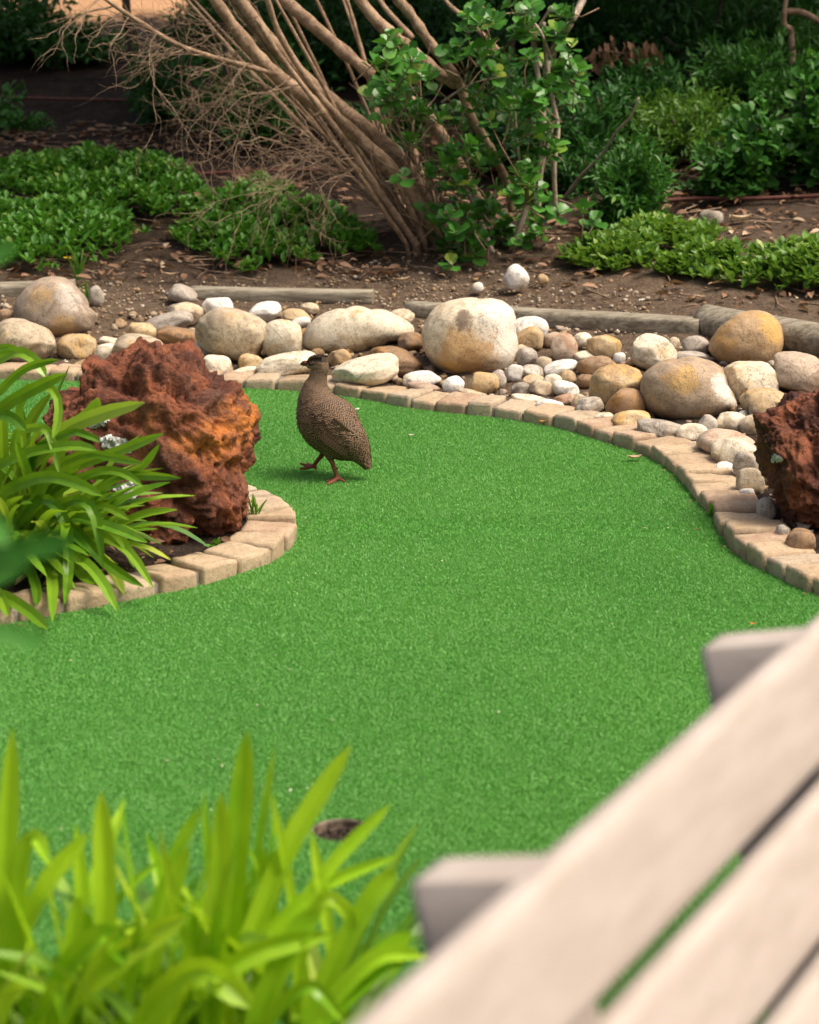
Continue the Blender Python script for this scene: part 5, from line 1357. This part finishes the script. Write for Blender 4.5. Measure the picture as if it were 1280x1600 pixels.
n = 60; t = rng.random(n); P = np.array([np.array(db[1]) * (1 - u) + np.array(db[3]) * u for u in t]) + rng.normal(0, .03, (n, 3))
l = .06 * (.6 + .7 * rng.random(n)); foliage('dry_leaves', P, np.column_stack([rng.normal(0, .3, n), rng.normal(0, .3, n), -np.ones(n)]), rng.normal(size=(n, 3)) + [0, -1, 0], l, l * .5, M_dry, dbr, LEAF8, rng.random(n) * .6)

# ---- leaf litter and twigs on the bank
LW = world_poly([(-60, 190), (300, 200), (600, 180), (900, 200), (1340, 220), (1340, 500), (1000, 470), (860, 445), (600, 440), (300, 440), (-60, 450)])
n = 3600; P = sample_poly(LW, n); P = P[rng.random(n) < .35 + .65 * (np.array([noise.noise((x * 2, y * 2, 1.)) for x, y in P]) > -.05)]; n = len(P)
Z_ = terrain(P) + .008 + .03 * rng.random(n) ** 2; a = rng.random(n) * 6.283
l = .05 * (.4 + rng.random(n))
o = foliage('leaf_litter', np.column_stack([P, Z_]), np.column_stack([np.cos(a), np.sin(a), rng.normal(0, .25, n)]), np.column_stack([rng.normal(0, .45, (n, 2)), np.ones(n)]), l, l * .42, M_dry, None, LEAF8)
tag(o, 'dry brown leaf litter scattered over the bank soil', kind='stuff')
mb = MB()
for k in range(620):
    x, y = P[rng.integers(0, n)] + rng.normal(0, .05, 2); a = random.random() * 6.28; L = random.uniform(.05, .28); z = T(x, y) + .012
    p0 = np.array([x, y, z]); d = np.array([math.cos(a), math.sin(a), random.uniform(-.05, .12)])
    v, f = tube([p0, p0 + d * L * .5 + rng.normal(0, .01, 3) * [1, 1, .4], p0 + d * L], np.array([1, .8, .5]) * random.uniform(.0015, .004), 4); mb.add(v, f)
tag(mb.build('fallen_twigs', M_twig), 'thin fallen twigs lying over the bank soil', kind='stuff')
n = 260; W_ = np.array([hitT(x, y)[:2] for x, y in ((-60, 960), (120, 930), (300, 890), (420, 850), (440, 810), (400, 780), (200, 770), (-60, 780))]); P = sample_poly(W_, n); g, _ = green_d(P); P = P[g > .13]; n = len(P)
a = rng.random(n) * 6.283; l = .032 * (.4 + rng.random(n))
o = foliage('bed_litter', np.column_stack([P, terrain(P) + .008 + .015 * rng.random(n)]), np.column_stack([np.cos(a), np.sin(a), rng.normal(0, .25, n)]), np.column_stack([rng.normal(0, .45, (n, 2)), np.ones(n)]), l, l * .45, M_dry, None, LEAF8, rng.random(n) * .7)
tag(o, 'reddish brown leaf litter in the island bed around the rust-red rock', kind='stuff')
# bark strips near the shrub base
def flat_leaf(label, px, py, L, wd, mat, az, cat='leaf', name='fallen_leaf', curl=.25, lift=.006, ground=True):
    p = hitT(px, py) if ground else hitZ(px, py, .006); p[2] += lift
    if ground: p[2] = T(p[0], p[1]) + lift + .01
    V = []; F = []; n_ = 8
    for i in range(n_):
        t = i / (n_ - 1); w_ = wd * math.sin(math.pi * min(max(t, .03), .97)) ** .7
        c = p + np.array([math.cos(az), math.sin(az), 0]) * (t - .5) * L; s = np.array([-math.sin(az), math.cos(az), 0])
        zc = curl * L * (t - .5) ** 2 * 1.6
        for q in (-1, -.5, 0, .5, 1): V.append(c + s * q * w_ / 2 + [0, 0, zc + curl * wd * q * q])
    for i in range(n_ - 1):
        for k in range(4): F.append((i * 5 + k, i * 5 + k + 1, i * 5 + k + 6, i * 5 + k + 5))
    return tag(mk(name, V, F, mat, loc=p), label, cat)
flat_leaf('curled dry tan leaf lying on the turf by the edging bend', 992, 719, .045, .024, M_dryo, .3, ground=False)
flat_leaf('small orange leaf at the foot of the back edging', 848, 662, .024, .012, M_oran, .1, ground=False)
flat_leaf('tiny white petal on the turf just behind the bird', 559, 643, .018, .014, M_petal, .8, 'petal', 'petal', ground=False)
flat_leaf('tiny pale petal on the turf right of the bird', 643, 683, .018, .010, M_petal, .2, 'petal', 'petal', ground=False)
flat_leaf('tiny red leaf scrap on the turf near the bench', 1176, 979, .016, .008, M_oran, .1, ground=False)
flat_leaf('white paper scrap on the soil above the middle timber', 1003, 475, .04, .018, M_petal, .9, 'scrap', 'paper_scrap', .05)
flat_leaf('white scrap on the soil left of the yellow-orange stone', 209, 499, .03, .012, M_petal, .0, 'scrap', 'paper_scrap', .05)
flat_leaf('long reddish bark strip on the soil below the leaning shrub', 600, 432, .2, .022, plainmat('bark_strip', (.1, .04, .025), (.2, .09, .055), 40, .85), .35, 'bark strip', 'bark_strip', .1)
flat_leaf('tan dry leaf on the soil right of the long bark strip', 628, 444, .07, .022, M_dryo, .5)
flat_leaf('big dry leaf on the dark soil at the right beside the hose', 1157, 349, .09, .05, M_dryo, .2)
flat_leaf('orange dry leaf on the soil between the two left ground cover patches', 268, 436, .06, .025, M_dryo, .0)
n = 46; P = []
while len(P) < n:
    q = hitZ(random.uniform(0, 1280), random.uniform(640, 1400)); g, il = green_d(np.array([q[:2]]))
    if g[0] < -.03: P.append(q + [0, 0, .007])
P = np.array(P); a = rng.random(n) * 6.28; l = .010 * (.5 + rng.random(n))
M_speck = leafmat('turf_speck', (.4, .42, .22), (.6, .58, .42), trans=.1, rough=.7)
tag(foliage('turf_specks', P, np.column_stack([np.cos(a), np.sin(a), np.zeros(n)]), np.column_stack([rng.normal(0, .2, (n, 2)), np.ones(n)]), l, l * .3, M_speck, None, LEAF4), 'tiny pale plant scraps scattered over the turf', kind='stuff')

pts_ = []; kp = Path(back_path); ki = Path(isl_path)
for k in range(150):
    q_ = random.choice((kp, kp, ki)); l_ = random.uniform(.2, q_.L[-1] - .2); pts_.append((*(q_.at(l_) - q_.nrm(l_) * abs(random.gauss(0, .02)) - q_.nrm(l_) * .004), .006))
P = np.array(pts_); n = len(P); a = rng.random(n) * 6.28; l = .008 * (.5 + 1.2 * rng.random(n))
tag(foliage('edge_debris', P, np.column_stack([np.cos(a), np.sin(a), rng.normal(0, .2, n)]), np.column_stack([rng.normal(0, .4, (n, 2)), np.ones(n)]), l, l * .45, M_dry, None, LEAF4, rng.random(n) * .8), 'small brown leaf crumbs gathered along the edging on the turf', kind='stuff')

# ---- grass tufts, weed, yellow flowers
M_grass = leafmat('grass_blade', (.04, .16, .015), (.15, .33, .04), trans=.35, rough=.4, objrand=True)
def tuft(label, px, py, n, h, wd, lift=.0, name='grass_tuft', spread=.5):
    p = hitZ(px, py, lift); root = thing(name, label, 'grass tuft', p)
    for k in range(n):
        az = random.uniform(0, 6.28); el = random.uniform(1.5 - spread, 1.5)
        rand_strap(p + np.array([random.uniform(-.008, .008), random.uniform(-.008, .008), -.005]), az, h * random.uniform(.6, 1.1), el, random.uniform(.2, .9), wd, root, M_grass)
tuft('small green grass tuft growing out of the right edging', 1110, 812, 9, .055, .006, .0)
tuft('grass tuft at the right foot of the rust-red rock behind the edging', 398, 806, 14, .07, .006, .035, spread=.9)
tuft('small leafy weed at the foot of the rust-red rock', 340, 852, 10, .035, .010, .03, spread=1.0)
q = hitT(122, 432); tuft('grass tuft beside the yellow flower behind the large grey-tan boulder', 122, 434, 22, .12, .006, q[2], spread=.5)
q = hitT(140, 470); tuft('thin grass tuft between the large grey-tan boulder and the small grey stone', 138, 472, 10, .09, .006, q[2], spread=.4)
q = hitT(465, 602)
M_yellow = plainmat('yellow_petal', (.75, .5, .02), (.85, .62, .04), 60, .6)
for px, py, lab in ((105, 403, 'yellow flower in the ground cover behind the large grey-tan boulder'), (28, 377, 'yellow flower at the left edge of the ground cover')):
    p = hitT(px, py + 12); p = atY(px, py, p[1]); root = thing('yellow_flower', lab, 'flower', (p[0], p[1], T(p[0], p[1])))
    v, f = tube([(p[0], p[1], T(p[0], p[1]) - .01), p], [.002, .0015], 5); mk('stalk', v, f, M_grass, root)
    for k in range(9):
        a = k * .698; rand_strap(p, a, .017, .25, .3, .008, root, M_yellow)
print('objects', len(bpy.data.objects), 'tris', sum(len(o.data.loops) - 2 * len(o.data.polygons) for o in bpy.data.objects if o.type == 'MESH'))
